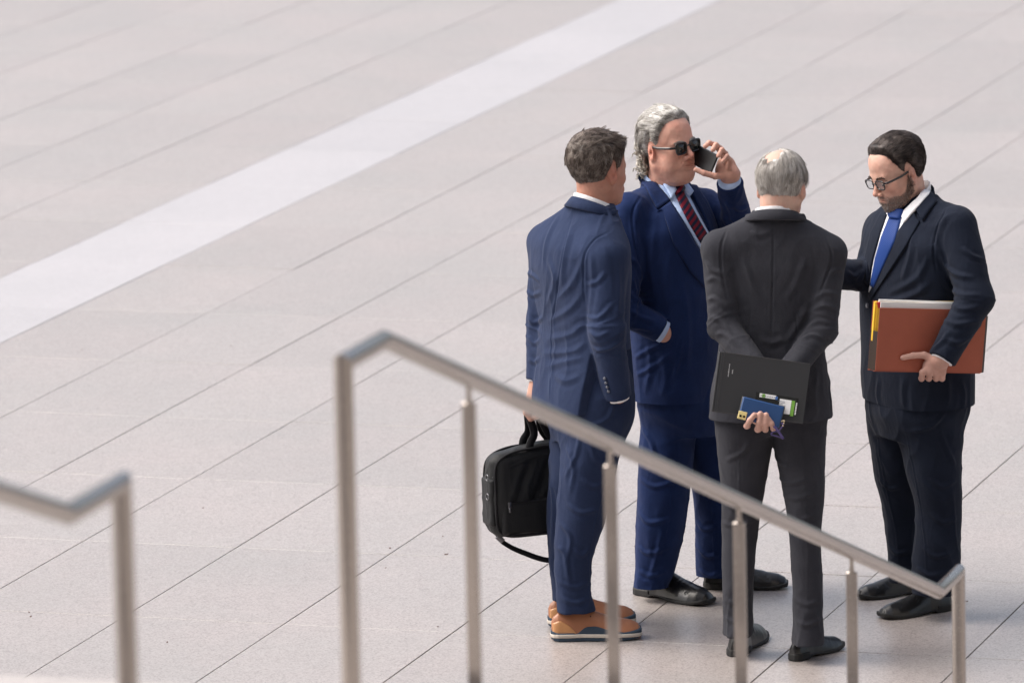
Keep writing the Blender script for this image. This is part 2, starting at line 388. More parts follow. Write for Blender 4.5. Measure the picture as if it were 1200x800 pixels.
for k in range(10): slab(mb, -RUN * (k + 1) - 0.4, -RUN * k - 0.03, 0.003, RISE * k + 0.01, -12.9, 7.9)
for k in range(8): slab(mb, -6.96 - RUN * (k + 1) - 0.4, -6.96 - RUN * k - 0.03, 0.004, 1.6588 + RISE * k - 0.01, -12.9, 7.9)
mb.build('stair_core', M_STEP, steps)

# stainless handrails
m, n, l, b = new_mat('brushed_steel'); M_STEEL = m
co = coords(n, l, (60, 60, 900)); nz = N(n, 'ShaderNodeTexNoise', Scale=1.0, Detail=3.0); l.new(co, nz.inputs['Vector'])
mr = N(n, 'ShaderNodeMapRange'); mr.inputs['To Min'].default_value = 0.18; mr.inputs['To Max'].default_value = 0.32; l.new(nz.outputs[0], mr.inputs['Value']); l.new(mr.outputs[0], b.inputs['Roughness'])
nz2 = N(n, 'ShaderNodeTexNoise', Scale=6.0, Detail=4.0)
mx = N(n, 'ShaderNodeMix', data_type='RGBA'); mx.inputs['A'].default_value = (0.36, 0.32, 0.29, 1); mx.inputs['B'].default_value = (0.47, 0.425, 0.385, 1); l.new(nz2.outputs[0], mx.inputs['Factor']); l.new(mx.outputs['Result'], b.inputs['Base Color'])
b.inputs['Metallic'].default_value = 1.0; b.inputs['Anisotropic'].default_value = 0.4
def handrail(loc_s, pts, posts, label, ends):
    base = PL(TB + loc_s, NB, 0); root = bpy.data.objects.new('handrail', None); COL.objects.link(root); root.location = base
    tag(root, label, 'handrail', 'handrails on the steps')
    W = lambda s, z: PL(TB + s, NB, z) - base
    R = 0.0205; mb = MB()
    path = [W(*q) for q in pts]
    # mitred tube through the bends
    T = [nrm(path[i + 1] - path[i]) for i in range(len(path) - 1)]; rings = []
    side = N1
    for i, p in enumerate(path):
        if i == 0 or i == len(path) - 1:
            t = T[0] if i == 0 else T[-1]; mt = t; sc = 1
        else:
            mt = nrm(T[i - 1] + T[i]); sc = 1 / max(0.35, float(mt @ T[i]))
        upv = nrm(np.cross(side, mt))
        rings.append([p + R * (cos(2 * pi * k / 20) * side + sin(2 * pi * k / 20) * upv * sc) for k in range(20)])
    mb.rings(rings); tube = autosmooth(mb.build('top_rail', M_STEEL, root), 35)
    for s, zr, zb in posts:
        mb = MB(); ztop = zr - 0.052
        mb.box(W(s, (ztop + zb) / 2), 0.0062, 0.0158, (ztop - zb) / 2, D1, N1, (0, 0, 1), bev=0.0022); po = autosmooth(mb.build('post', M_STEEL, root), 35)
        mb = MB(); mb.tube([W(s, ztop), W(s, ztop + 0.010)], 0.0080, 16); mb.tube([W(s, ztop + 0.010), W(s, zr - 0.012)], 0.0062, 14); autosmooth(mb.build('bracket', M_STEEL, po))
        mb = MB(); mb.tube([W(s, zb - 0.001), W(s, zb + 0.007)], 0.045, 24); autosmooth(mb.build('base_flange', M_STEEL, po))
    for s, zb in ends:
        mb = MB(); mb.tube([W(s, zb - 0.001), W(s, zb + 0.007)], 0.05, 24); autosmooth(mb.build('base_flange', M_STEEL, root))
zl = 1.6588
sz = lambda s: 0.9 - s * 1.659 / 5.0727
handrail(0, [(0.252, 0.0), (0.252, 0.905), (0.0, 0.90), (-5.0727, 2.559), (-5.3485, 2.559), (-5.3485, zl)],
         [(s, sz(s) - 0.004, math.ceil(-s / RUN) * RISE) for s in (-1.0315, -2.2077, -3.3768, -4.4842)],
         'long steel handrail with five bends and square posts slanting in front of the four men', [(0.252, 0), (-5.3485, zl)])
handrail(-7, [(-6.6776, zl), (-6.6776, 2.566), (-6.9596, 2.563), (-11.10, 3.918), (-11.38, 3.918), (-11.38, zl + RISE * 9)],
         [(s, 2.563 - (s + 6.9596) * 0.3273 - 0.004, zl + math.ceil(-(s + 6.96) / RUN) * RISE) for s in (-7.99, -9.16, -10.3)],
         'blurred end of steel handrail entering the picture at lower left', [(-6.6776, zl), (-11.38, zl + RISE * 9)])

# unseen building added behind and beside the steps to screen off part of the sky
M_WALL = granite('limestone', (0.34, 0.31, 0.27), (0.38, 0.345, 0.30), (0.28, 0.25, 0.22), 0.3, 0.8)
M_GLZ = plain_mat('dark_glazing', (.02, .025, .03), .08)
ct = bpy.data.objects.new('shade_building', None); COL.objects.link(ct); ct.location = PL(TB - 34, NB, 0)
tag(ct, 'unseen pale stone building added to shade the steps and plaza', 'building'); _cb = np.array(ct.location)
mb = MB(); slab(mb, -34, -27, 0.02, 22, -26, 26); mb.build('wall', M_WALL, ct, base=_cb)
mb = MB(); slab(mb, -26.99, 1.5, 0.02, 24, 8.0, 15); mb.build('shade_wing', M_WALL, ct, base=_cb)  # wing added out of view to darken the ground at lower right
mb = MB(); slab(mb, -27.2, -20.5, 15.2, 16.6, -18, 7.9); mb.build('shade_roof', M_WALL, ct, base=_cb)
for i in range(6):
    mb = MB(); c = PL(TB - 21.5, NB - 15.5 + i * 4.6, 0); zz = 1.6588 + RISE * 9
    mb.tube([c + V3(0, 0, zz), c + V3(0, 0, 15.2)], [.55, .47], 20); mb.build('column', M_WALL, ct, True, base=_cb)
for i in range(5):
    mb = MB(); slab(mb, -26.995, -26.93, 4.2, 13, -14.6 + i * 4.6, -12.2 + i * 4.6); mb.build('window', M_GLZ, ct, base=_cb)
for i in range(6):
    mb = MB(); slab(mb, -25 + i * 4.4, -22.6 + i * 4.4, 2.5, 12, 7.94, 7.995); mb.build('window', M_GLZ, ct, base=_cb)

# ================================================================== people: shared builders
def tinted(name, rough=0.5, sss=0.0, spec=0.4, bump=0.0, bscale=300, var=0.1, sheen=0.0, mul=(1, 1, 1)):
    m, n, l, b = new_mat(name)
    at = N(n, 'ShaderNodeAttribute', attribute_name='tint'); co = coords(n, l)
    nz = N(n, 'ShaderNodeTexNoise', Scale=60.0, Detail=4.0); l.new(co, nz.inputs['Vector'])
    ma = N(n, 'ShaderNodeMath', operation='MULTIPLY_ADD'); ma.inputs[1].default_value = 2 * var; ma.inputs[2].default_value = 1 - var; l.new(nz.outputs[0], ma.inputs[0])
    sc = N(n, 'ShaderNodeVectorMath', operation='SCALE'); l.new(at.outputs['Color'], sc.inputs[0]); l.new(ma.outputs[0], sc.inputs['Scale'])
    l.new(sc.outputs[0], b.inputs['Base Color']); b.inputs['Roughness'].default_value = rough; b.inputs['Specular IOR Level'].default_value = spec
    if sss: b.inputs['Subsurface Weight'].default_value = sss; b.inputs['Subsurface Radius'].default_value = (0.012, 0.005, 0.003); b.inputs['Subsurface Scale'].default_value = 0.5
    if bump:
        n2 = N(n, 'ShaderNodeTexNoise', Scale=bscale, Detail=3.0); l.new(co, n2.inputs['Vector'])
        bp = N(n, 'ShaderNodeBump', Strength=bump, Distance=0.001); l.new(n2.outputs[0], bp.inputs['Height']); l.new(bp.outputs[0], b.inputs['Normal'])
    b.inputs['Sheen Weight'].default_value = sheen
    return m
M_SKIN = tinted('skin', 0.56, 0.08, 0.35, 0.5, 260, var=.13)
M_HAIR = tinted('hair', 0.55, 0, 0.35, 0, var=0.15)
M_SHOE = plain_mat('black_leather', (0.010, 0.010, 0.011), 0.32, spec=0.5, coat=0.12, bump=0.25, bscale=60)
M_SOLE = plain_mat('black_rubber', (0.012, 0.012, 0.012), 0.7)
M_WHITE = cloth_mat('white_cotton', (0.80, 0.80, 0.82), (0.84, 0.84, 0.86), 0.8, 0.1, bump=0.1)
M_BLUE = cloth_mat('light_blue_cotton', (0.42, 0.55, 0.80), (0.47, 0.60, 0.84), 0.8, 0.1, bump=0.1)
M_FRAME = plain_mat('black_acetate', (0.012, 0.011, 0.013), 0.2, coat=0.5)
def glass_mat(name, col, rough=0.02, alpha=0.4, spec=0.8):
    m, n, l, b = new_mat(name); b.inputs['Base Color'].default_value = (*col, 1); b.inputs['Roughness'].default_value = rough
    b.inputs['Alpha'].default_value = alpha; b.inputs['Specular IOR Level'].default_value = spec; return m

def head_core(q):
    d = smin(ell(q, (0, -.018, .040), (.077, .096, .086)), ell(q, (0, .020, -.018), (.064, .070, .094)), .04)
    return smin(d, ell(q, (0, .034, .058), (.058, .047, .050)), .03)
def head_full(q, heavy=0.0):
    d = head_core(q)
    m = q.copy(); m[:, 0] = np.abs(m[:, 0]); h = heavy
    d = smin(d, rc(m, (.050 + h, -.005, -.052), (.018, .064, -.094), .019 + h, .014 + h * .5), .03)
    d = smin(d, ell(q, (0, .070, -.095), (.023, .018, .018)), .02)
    d = smin(d, ell(q, (0, .026, -.080 - h), (.048 + h, .048, .032 + h)), .03)
    d = smin(d, rc(m, (.008, .079, .016), (.036, .072, .019), .012, .010), .02)
    d = smin(d, ell(m, (.044, .050, -.024), (.019, .022, .018)), .028)
    if h: d = smin(d, ell(m, (.042, .046, -.055), (.022, .026, .024)), .03)
    d = smax(d, -ell(m, (.031, .103, .001), (.019, .020, .012)), .014)
    d = smin(d, ell(m, (.031, .0735, .0), (.0145, .0140, .0135)), .005)
    d = smin(d, rc(q, (0, .086, .012), (0, .107, -.024), .0066, .0088), .011)
    d = smin(d, ell(q, (0, .109, -.030), (.0100, .0110, .0090)), .007)
    d = smin(d, ell(m, (.0125, .098, -.035), (.0075, .0105, .0070)), .006)
    d = smin(d, ell(q, (0, .076, -.061), (.036, .0165, .023)), .018)
    d = smax(d, -ell(q, (0, .100, -.0625), (.026, .014, .0026)), .003)
    d = smin(d, ell(q, (0, .0860, -.0575), (.0255, .0090, .0040)), .005)
    d = smin(d, ell(q, (0, .0850, -.0675), (.0225, .0090, .0050)), .005)
    d = smax(d, -ell(q, (0, .101, -.079), (.022, .011, .006)), .010)
    t = radians(14); a = radians(22)              # ears, leaning back and standing off the skull
    E = np.array([[cos(a), sin(a), 0], [-sin(a), cos(a), 0], [0, 0, 1]]) @ np.array([[1, 0, 0], [0, cos(t), -sin(t)], [0, sin(t), cos(t)]])
    e = ell(m, (.0785, -.010, -.007), (.0080, .0185, .0300), E)
    e = smax(e, -ell(m, (.0875, -.006, -.003), (.0080, .0110, .0195), E), .005)
    e = smin(e, ell(m, (.083, -.010, .002), (.004, .006, .010), E), .006)
    e = smin(e, ell(m, (.0775, -.004, -.032), (.006, .009, .010)), .008)
    return smin(d, e, .006)
HL_Y = [-.13, -.10, -.06, -.035, -.028, -.010, .006, .012, .022, .034, .044, .056, .070, .085, .11]
HL_Z = [-.078, -.080, -.070, -.052, -.020, .030, .028, -.004, .004, .032, .058, .075, .088, .097, .103]
def hairline(q, dz=0.0, temple=0.0, front=0.0):
    y = q[:, 1]; z = np.interp(y, HL_Y, HL_Z); z = z + dz * np.clip(-y / .06, 0, 1)
    z = z + front * np.clip((y - .03) / .03, 0, 1)
    z = z + temple * np.exp(-((y - .05) / .022) ** 2) * np.clip(np.abs(q[:, 0]) / .045, 0, 1)
    return q[:, 2] - z
def frame(yaw, pitch=0.0, roll=0.0):              # columns: right, forward, up; pitch > 0 looks down
    f = fwd(yaw); r = rgt(yaw); u = V3(0, 0, 1)
    f2 = f * cos(pitch) - u * sin(pitch); u2 = u * cos(pitch) + f * sin(pitch)
    r2 = r * cos(roll) + u2 * sin(roll); u3 = u2 * cos(roll) - r * sin(roll)
    return np.stack([r2, f2, u3], 1)
def make_mesh(name, f, lo, hi, h, mat, parent=None, base=V3(0, 0, 0), segs=(), noises=(), tint=None, proj=True, label=None):
    v, q = surface(f, lo, hi, h)
    n = grad(f, v, h * 0.4)
    if proj:
        for _ in range(2): v = v - n * f(v.astype(f32))[:, None] * 0.8
    d = np.zeros(len(v))
    if segs: d += folds(v, segs)
    for nf in noises: d += nf(v)
    v = v + n * d[:, None]
    t = tint(v) if callable(tint) else tint
    o = link(name, mesh_np(name, v - base, q, tint=t), mat, parent)
    if label: o['label'] = label
    return o
def crumple(axis, fa, fc, amp, sharp=2.0, seed=0.0, mask=None):
    """noise folds: fa cycles per metre along the axis, fc across it"""
    ax = nrm(axis); r1 = nrm(np.cross(ax, V3(0.3, 0.9, 0.1) if abs(ax[2]) > .5 else V3(0, 0, 1))); r2 = np.cross(ax, r1)
    def g(v):
        p = np.stack([v @ ax * fa + seed, v @ r1 * fc + seed * 1.7, v @ r2 * fc + seed * .3], 1)
        wv = vnoise(p * 0.6 + 5.5); x = 1 - np.abs(vnoise(p + wv[:, None] * 0.9))
        d = amp * (x ** sharp - 0.45)
        return d * mask(v) if mask is not None else d
    return g
def elbow_creases(sh, el, wr, seed, r=.085, amp=.0055):
    """sharp short creases that run round a bent sleeve"""
    return crumple(nrm(np.asarray(wr) - np.asarray(sh)), 30, 8, amp, sharp=4.5, seed=seed, mask=lambda v: .15 * np.exp(-(((v - (np.asarray(el) * .5 + np.asarray(wr) * .5)) ** 2).sum(1)) / (.10 ** 2)) + near_pt(np.asarray(el), r)(v))
def near_pt(c, r): return lambda v: np.exp(-(((v - c) ** 2).sum(1)) / (r * r))
def between(z0, z1, s=0.05): return lambda v: np.clip((v[:, 2] - z0) / s, 0, 1) * np.clip((z1 - v[:, 2]) / s, 0, 1)

def face_folds(H, k=1.0):
    S = []
    for s in (1, -1):
        for poly, wd, am in (([(.017, .100, -.034), (.026, .090, -.046), (.031, .080, -.062), (.030, .076, -.072)], .0032, -.0026), ([(.018, .088, -.012), (.030, .088, -.0155), (.043, .078, -.012)], .0026, -.0020),
                             ([(.046, .072, .004), (.054, .060, .008)], .0020, -.0012), ([(.046, .072, -.001), (.055, .060, -.002)], .0020, -.0012), ([(.004, .098, .024), (.006, .097, .036)], .0022, -.0012), ([(.022, .085, -.066), (.024, .080, -.078)], .0026, -.0014),
                             ([(.052, .03, -.06), (.058, .01, -.04)], .006, -.0012)):
            S.append((smooth_line([H.wld((s * x, y, z)) for x, y, z in poly], 9), wd * H.s, am * k))
    for z in (.040, .050, .060): S.append((smooth_line([H.wld((x, .083 - .9 * abs(x) ** 1.6, z + .002 * math.sin(x * 90 + z * 200))) for x in np.linspace(-.036, .036, 9)], 16), .0022, -.0010 * k))
    return S
class Head:
    def __init__(s, c, yaw, pitch=0, roll=0, scale=1.0, heavy=0.0):
        s.c = np.asarray(c, float); s.M = frame(yaw, pitch, roll); s.s = scale; s.heavy = heavy
    def loc(s, p): return ((p - s.c.astype(f32)) @ s.M.astype(f32)) / f32(s.s)
    def wld(s, q): return s.c + (np.asarray(q, float) * s.s) @ s.M.T
    def core(s, p): return head_core(s.loc(p)) * s.s
    def full(s, p): return head_full(s.loc(p), s.heavy) * s.s
def skin_tint(H, base, beard=None, grey=(0.35, 0.30, 0.28)):
    def g(v):
        q = H.loc(v.astype(f32)); t = np.tile(np.array(base, float), (len(v), 1)); m = q.copy(); m[:, 0] = np.abs(m[:, 0])
        def mix(w_, c): t[:] = t * (1 - w_[:, None]) + np.array(c) * w_[:, None]
        red = (base[0] * .95, base[1] * .62, base[2] * .58)
        for c, r, a in (((.040, .06, -.028), .026, .55), ((0, .112, -.03), .016, .6), ((.085, -.01, -.005), .03, .6)):
            mix(a * np.exp(-((m - np.array(c)) ** 2).sum(1) / r ** 2), red)
        mix(0.45 * np.exp(-((q - np.array((0, .092, -.062))) ** 2 / np.array((.023, .016, .0075)) ** 2).sum(1)), (base[0] * .72, base[1] * .42, base[2] * .42))
        mix(.30 * np.clip(vnoise(q * 45 + 2) + .3, 0, 1), red); mix(.22 * np.clip(vnoise(q * 80 + 7), 0, 1), (min(1, base[0] * 1.12), base[1] * 1.2, base[2] * 1.2))
        if beard is not None: mix(0.75 * np.clip(beard(q) / .012, 0, 1), grey)
        return t
    return g
def hair(H, name, parent, base, mask, thick, flow, length, cols, n=4200, segs=6, lift=0.15, curl=0.0, clump=0.55, rad=0.0009, nclump=260, cap=True, seed=1, capmul=0.75, wob=0.35, drop=0.0, body=None, ramp=.030):
    rg = np.random.default_rng(seed)
    def capf(p):
        q = H.loc(p); m = mask(q); t = np.clip(m / ramp, 0, 1); t = t * t * (3 - 2 * t)
        return (head_core(q) - thick(q) * t + .005 * (1 - t)) * H.s
    c = H.c; lo, hi = c - .16 * H.s, c + .17 * H.s
    v, fq = surface(capf, lo, hi, .0032); nn = grad(capf, v, .002)
    q = H.loc(v.astype(f32)); mk = mask(q)
    ax = H.M
    fl = flow(q); fl = nrm(fl @ H.M.T)
    # strand-like ridges on the cap, running along the combing direction
    side = nrm(np.cross(nn, fl)); 
    pr = np.stack([(v * side).sum(1) * 160, (v * fl).sum(1) * 22, (v * nn).sum(1) * 30], 1)
    rid = vnoise(q * 55 + 3) * 0.0016 + vnoise(pr) * 0.0013
    v2 = v + nn * (rid * np.clip(mk / .01, 0, 1))[:, None]
    cols = np.array(cols, float); w_ = np.clip(0.5 + 0.9 * vnoise(q * 60 + 9) + 0.5 * vnoise(pr * 1.3), 0, 1)[:, None]
    tint = (cols[0] * (1 - w_) + cols[-1] * w_) * capmul
    root = link(name, mesh_np(name, v2 - base, fq, tint=tint), M_HAIR, parent)
    # strands
    ok = np.nonzero(mk > .002)[0]; pick = rg.choice(ok, n); p = v[pick] + rg.normal(0, .0012, (n, 3)); surf_n = nn[pick]
    gi = rg.choice(ok, nclump); gp = v[gi].astype(float); q0 = H.loc(p.astype(f32)); L = length(q0) * H.s * rg.uniform(.7, 1.15, n)
    own = np.argmin(((p[:, None, :].astype(f32) - gp[None].astype(f32)) ** 2).sum(2), 1)
    cr = rg.normal(0, 1, (nclump, 3)); cph = rg.uniform(0, 6.28, nclump); fw = rg.uniform(.7, 1.3, nclump)
    P_ = np.concatenate([p, gp]); own_all = np.concatenate([own, np.arange(nclump)]); La = np.concatenate([L, length(H.loc(gp.astype(f32))) * H.s])
    path = [P_.copy()]
    for k in range(segs):
        qq = H.loc(P_.astype(f32)); fl = nrm(flow(qq) @ H.M.T); g = grad(capf, P_, .002); fl = nrm(fl - g * (np.maximum((fl * g).sum(1), 0) * .9)[:, None])
        dr = fl + cr[own_all] * wob * (0.5 + 0.5 * k / segs) * 0.6 + g * lift + V3(0, 0, -drop) * (k / segs)
        if curl:
            ph = cph[own_all] + k * 2.1; cw = np.clip((La - .045) / .02, 0, 1)[:, None]
            dr = dr + cw * curl * (np.cos(ph)[:, None] * nrm(np.cross(fl, g)) + np.sin(ph)[:, None] * g)
        dr = nrm(dr); P_ = P_ + dr * (La / segs)[:, None]
        dd = capf(P_.astype(f32)); gate = np.minimum(dd - .0006, 0); P_ = P_ - g * gate[:, None]
        if body is not None:
            db = body(P_.astype(f32)); mb_ = db < .003
            if mb_.any(): P_[mb_] -= grad(body, P_[mb_], .002) * (db[mb_] - .003)[:, None]
        path.append(P_.copy())
    path = np.array(path); S = path[:, :n]; Gd = path[:, n:][:, own]
    wcl = (np.linspace(0, 1, segs + 1) ** 1.2 * clump)[:, None, None]
    S = S + (Gd - S) * wcl
    T = nrm(np.gradient(S, axis=0)); a = nrm(np.cross(T, V3(.31, .22, .9))); b = np.cross(T, a)
    r = (rad * np.linspace(1, .35, segs + 1))[:, None, None] * rg.uniform(.7, 1.3, (1, n, 1))
    ring = np.stack([S + r * (a * cos(t) + b * sin(t)) for t in (0, 2.094, 4.189)], 2)   # seg, strand, 3, xyz
    vv = ring.transpose(1, 0, 2, 3).reshape(-1, 3)
    ii = np.arange(n)[:, None, None] * (segs + 1) * 3 + np.arange(segs)[None, :, None] * 3; j = np.arange(3)[None, None]; j2 = (j + 1) % 3
    Q = np.stack([ii + j, ii + j2, ii + 3 + j2, ii + 3 + j], -1).reshape(-1, 4)
    u = np.clip(0.5 + 0.45 * rg.normal(0, 1, n) * .6 + .35 * (rg.random(nclump)[own] - .5) * 2, 0, 1)
    ci = u * (len(cols) - 1); i0 = np.clip(ci.astype(int), 0, len(cols) - 2); fr = (ci - i0)[:, None]
    tc = cols[i0] * (1 - fr) + cols[i0 + 1] * fr
    tint = np.repeat(tc, (segs + 1) * 3, 0)
    st = link('hair_strands', mesh_np('hair_strands', vv - base, Q, tint=tint), M_HAIR, root); st['kind'] = 'stuff'
    return root
def curls(H, parent, base, n, cols, seed=3, per=9):
    """loose curled locks at the nape"""
    rg = np.random.default_rng(seed); V, Q, T_ = [], [], []; off = 0; m = 22
    for i in range(n):
        x = rg.uniform(-.07, .07); z = rg.uniform(-.085, .040); y = -math.sqrt(max(0.0, 1 - (x / .085) ** 2)) * .112 + .012
        q = H.wld((x, y, z)); out = nrm(H.M @ np.array((x * 1.0, y * 1.1, 0))); L = rg.uniform(.035, .060); R = rg.uniform(.0060, .0105); turns = rg.uniform(1.6, 2.8); p0 = rg.uniform(0, 6.28); sgn = rg.choice([-1, 1])
        dn = nrm(V3(0, 0, -1) + out * rg.uniform(.1, .8) + rg.normal(0, .25, 3)); a = nrm(np.cross(dn, out)); b = np.cross(dn, a); t = np.linspace(0, 1, m)
        lock = q + out * .004 + dn * (L * t)[:, None]; lt = cols[0] + (np.array(cols[-1]) - cols[0]) * rg.uniform(.1, 1)
        for k in range(per):
            ph = p0 + rg.normal(0, .35); rr_ = R * (0.35 + .65 * np.sin(pi * np.clip(t * 1.1, 0, 1)) ** .6) * rg.uniform(.75, 1.2); an = ph + sgn * turns * 2 * pi * t
            c = lock + (np.cos(an) * rr_)[:, None] * a + (np.sin(an) * rr_)[:, None] * b + rg.normal(0, .0010, 3)
            Tn = nrm(np.gradient(c, axis=0)); u = nrm(np.cross(Tn, out)); w_ = np.cross(Tn, u); r = (.0010 * np.linspace(1, .5, m))[:, None]
            V.append(np.stack([c + r * (u * cos(s) + w_ * sin(s)) for s in (0, 2.094, 4.189)], 1).reshape(-1, 3))
            ii = np.arange(m - 1)[:, None] * 3 + off; j = np.arange(3)[None]; Q.append(np.stack([ii + j, ii + (j + 1) % 3, ii + 3 + (j + 1) % 3, ii + 3 + j], -1).reshape(-1, 4)); off += m * 3
            T_.append(np.tile(lt * rg.uniform(.8, 1.1), (m * 3, 1)))
    o = link('hair_curls', mesh_np('hair_curls', np.concatenate(V) - base, np.concatenate(Q), tint=np.concatenate(T_)), M_HAIR, parent); o['kind'] = 'stuff'
def secs(rows, yaw, n=2.4, dy=0.0):
    """sections of a loft from outline rows: (y, left x, right x, distance plane, depth : width)"""
    out = []
    for r in rows:
        y, xl, xr, Y, ra = r[:5]; a_ = r[5] if len(r) > 5 else yaw
        c = P((xl + xr) / 2, y, Y); k = FPX / float((c - CAM) @ FWD); hw = (xr - xl) / 2 / k
        a = hw / math.sqrt(cos(a_) ** 2 + (ra * sin(a_)) ** 2); out.append((c, a, a * ra, a_))
    return Loft(out, n)
def quad_patch(f, left, right, nu, nv, off=0.0025, thick=0.003, Y0=-1.2, Y1=1.6, pts=False, grow=None):
    """cloth piece lying on the surface f between two outline polylines: returns MB"""
    def rs(poly, n):
        poly = np.asarray(poly, float); s = np.concatenate([[0], np.cumsum(np.linalg.norm(np.diff(poly, axis=0), axis=1))]); t = np.linspace(0, s[-1], n)
        return np.stack([np.interp(t, s, poly[:, 0]), np.interp(t, s, poly[:, 1])], 1)
    A, B_ = rs(left, nv), rs(right, nv); u = np.linspace(0, 1, nu)[None, :, None]; g = A[:, None] * (1 - u) + B_[:, None] * u
    xy = g.reshape(-1, 2); p = cast(f, xy[:, 0], xy[:, 1], Y0, Y1); n_ = grad(f, p, .004)
    ee = np.ones((nv, nu)); 
    if grow is not None: ee = grow(np.linspace(0, 1, nv)[:, None], np.linspace(0, 1, nu)[None, :]) * np.ones((nv, nu))
    top = p + n_ * (off + thick * ee.reshape(-1, 1)); bot = p + n_ * (off - .004)
    mb = MB(); idx = np.arange(nu * nv).reshape(nv, nu); q = []; K = nu * nv
    for i in range(nv - 1):
        for j in range(nu - 1):
            a, b, c, d = idx[i, j], idx[i, j + 1], idx[i + 1, j + 1], idx[i + 1, j]; q += [(d, c, b, a), (a + K, b + K, c + K, d + K)]
    bd = list(idx[0]) + list(idx[1:, -1]) + list(idx[-1, ::-1][1:]) + list(idx[::-1, 0][1:-1])
    for a, b in zip(bd, bd[1:] + bd[:1]): q.append((a, b, b + K, a + K))
    mb.add(np.concatenate([top, bot]), q); return mb
def ribbon(top, bot, thick, out_c):
    """band between two 3D polylines, thickness away from out_c"""
    top = np.asarray(top, float); bot = np.asarray(bot, float); m = len(top); mid = (top + bot) / 2
    nn = nrm(np.cross(np.gradient(mid, axis=0), top - bot)); s = np.sign(((mid - out_c) * nn).sum(1)); nn = nn * (np.sign(s.sum()) or 1)
    ex = thick / 2
    rings = []
    for i in range(m):
        a, b, n_ = top[i], bot[i], nn[i]; u = nrm(a - b)
        rings.append([b - n_ * ex, b + n_ * ex, a + n_ * ex - u * ex, a + n_ * ex * .4 + u * ex * .3, a - n_ * ex * .4 + u * ex * .3, a - n_ * ex - u * ex])
    mb = MB(); mb.rings(rings); return mb
def smooth_line(pts, n):
    """Catmull-Rom through 3D points"""
    p = np.asarray(pts, float); m = len(p); t = np.linspace(0, m - 1, n); i = np.clip(t.astype(int), 0, m - 2); f = (t - i)[:, None]
    g = np.gradient(p, axis=0); h = 1
    return (2 * f**3 - 3 * f**2 + 1) * p[i] + (f**3 - 2 * f**2 + f) * g[i] + (-2 * f**3 + 3 * f**2) * p[i + 1] + (f**3 - f**2) * g[i + 1]
def px_fold(f, poly, wd, am, n=10):
    poly = np.asarray(poly, float); q = smooth_line(np.c_[poly, np.zeros(len(poly))], n); k = .62 if abs(am) > .0045 else 1.0; return (cast(f, q[:, 0], q[:, 1]), wd * .85, am * k)

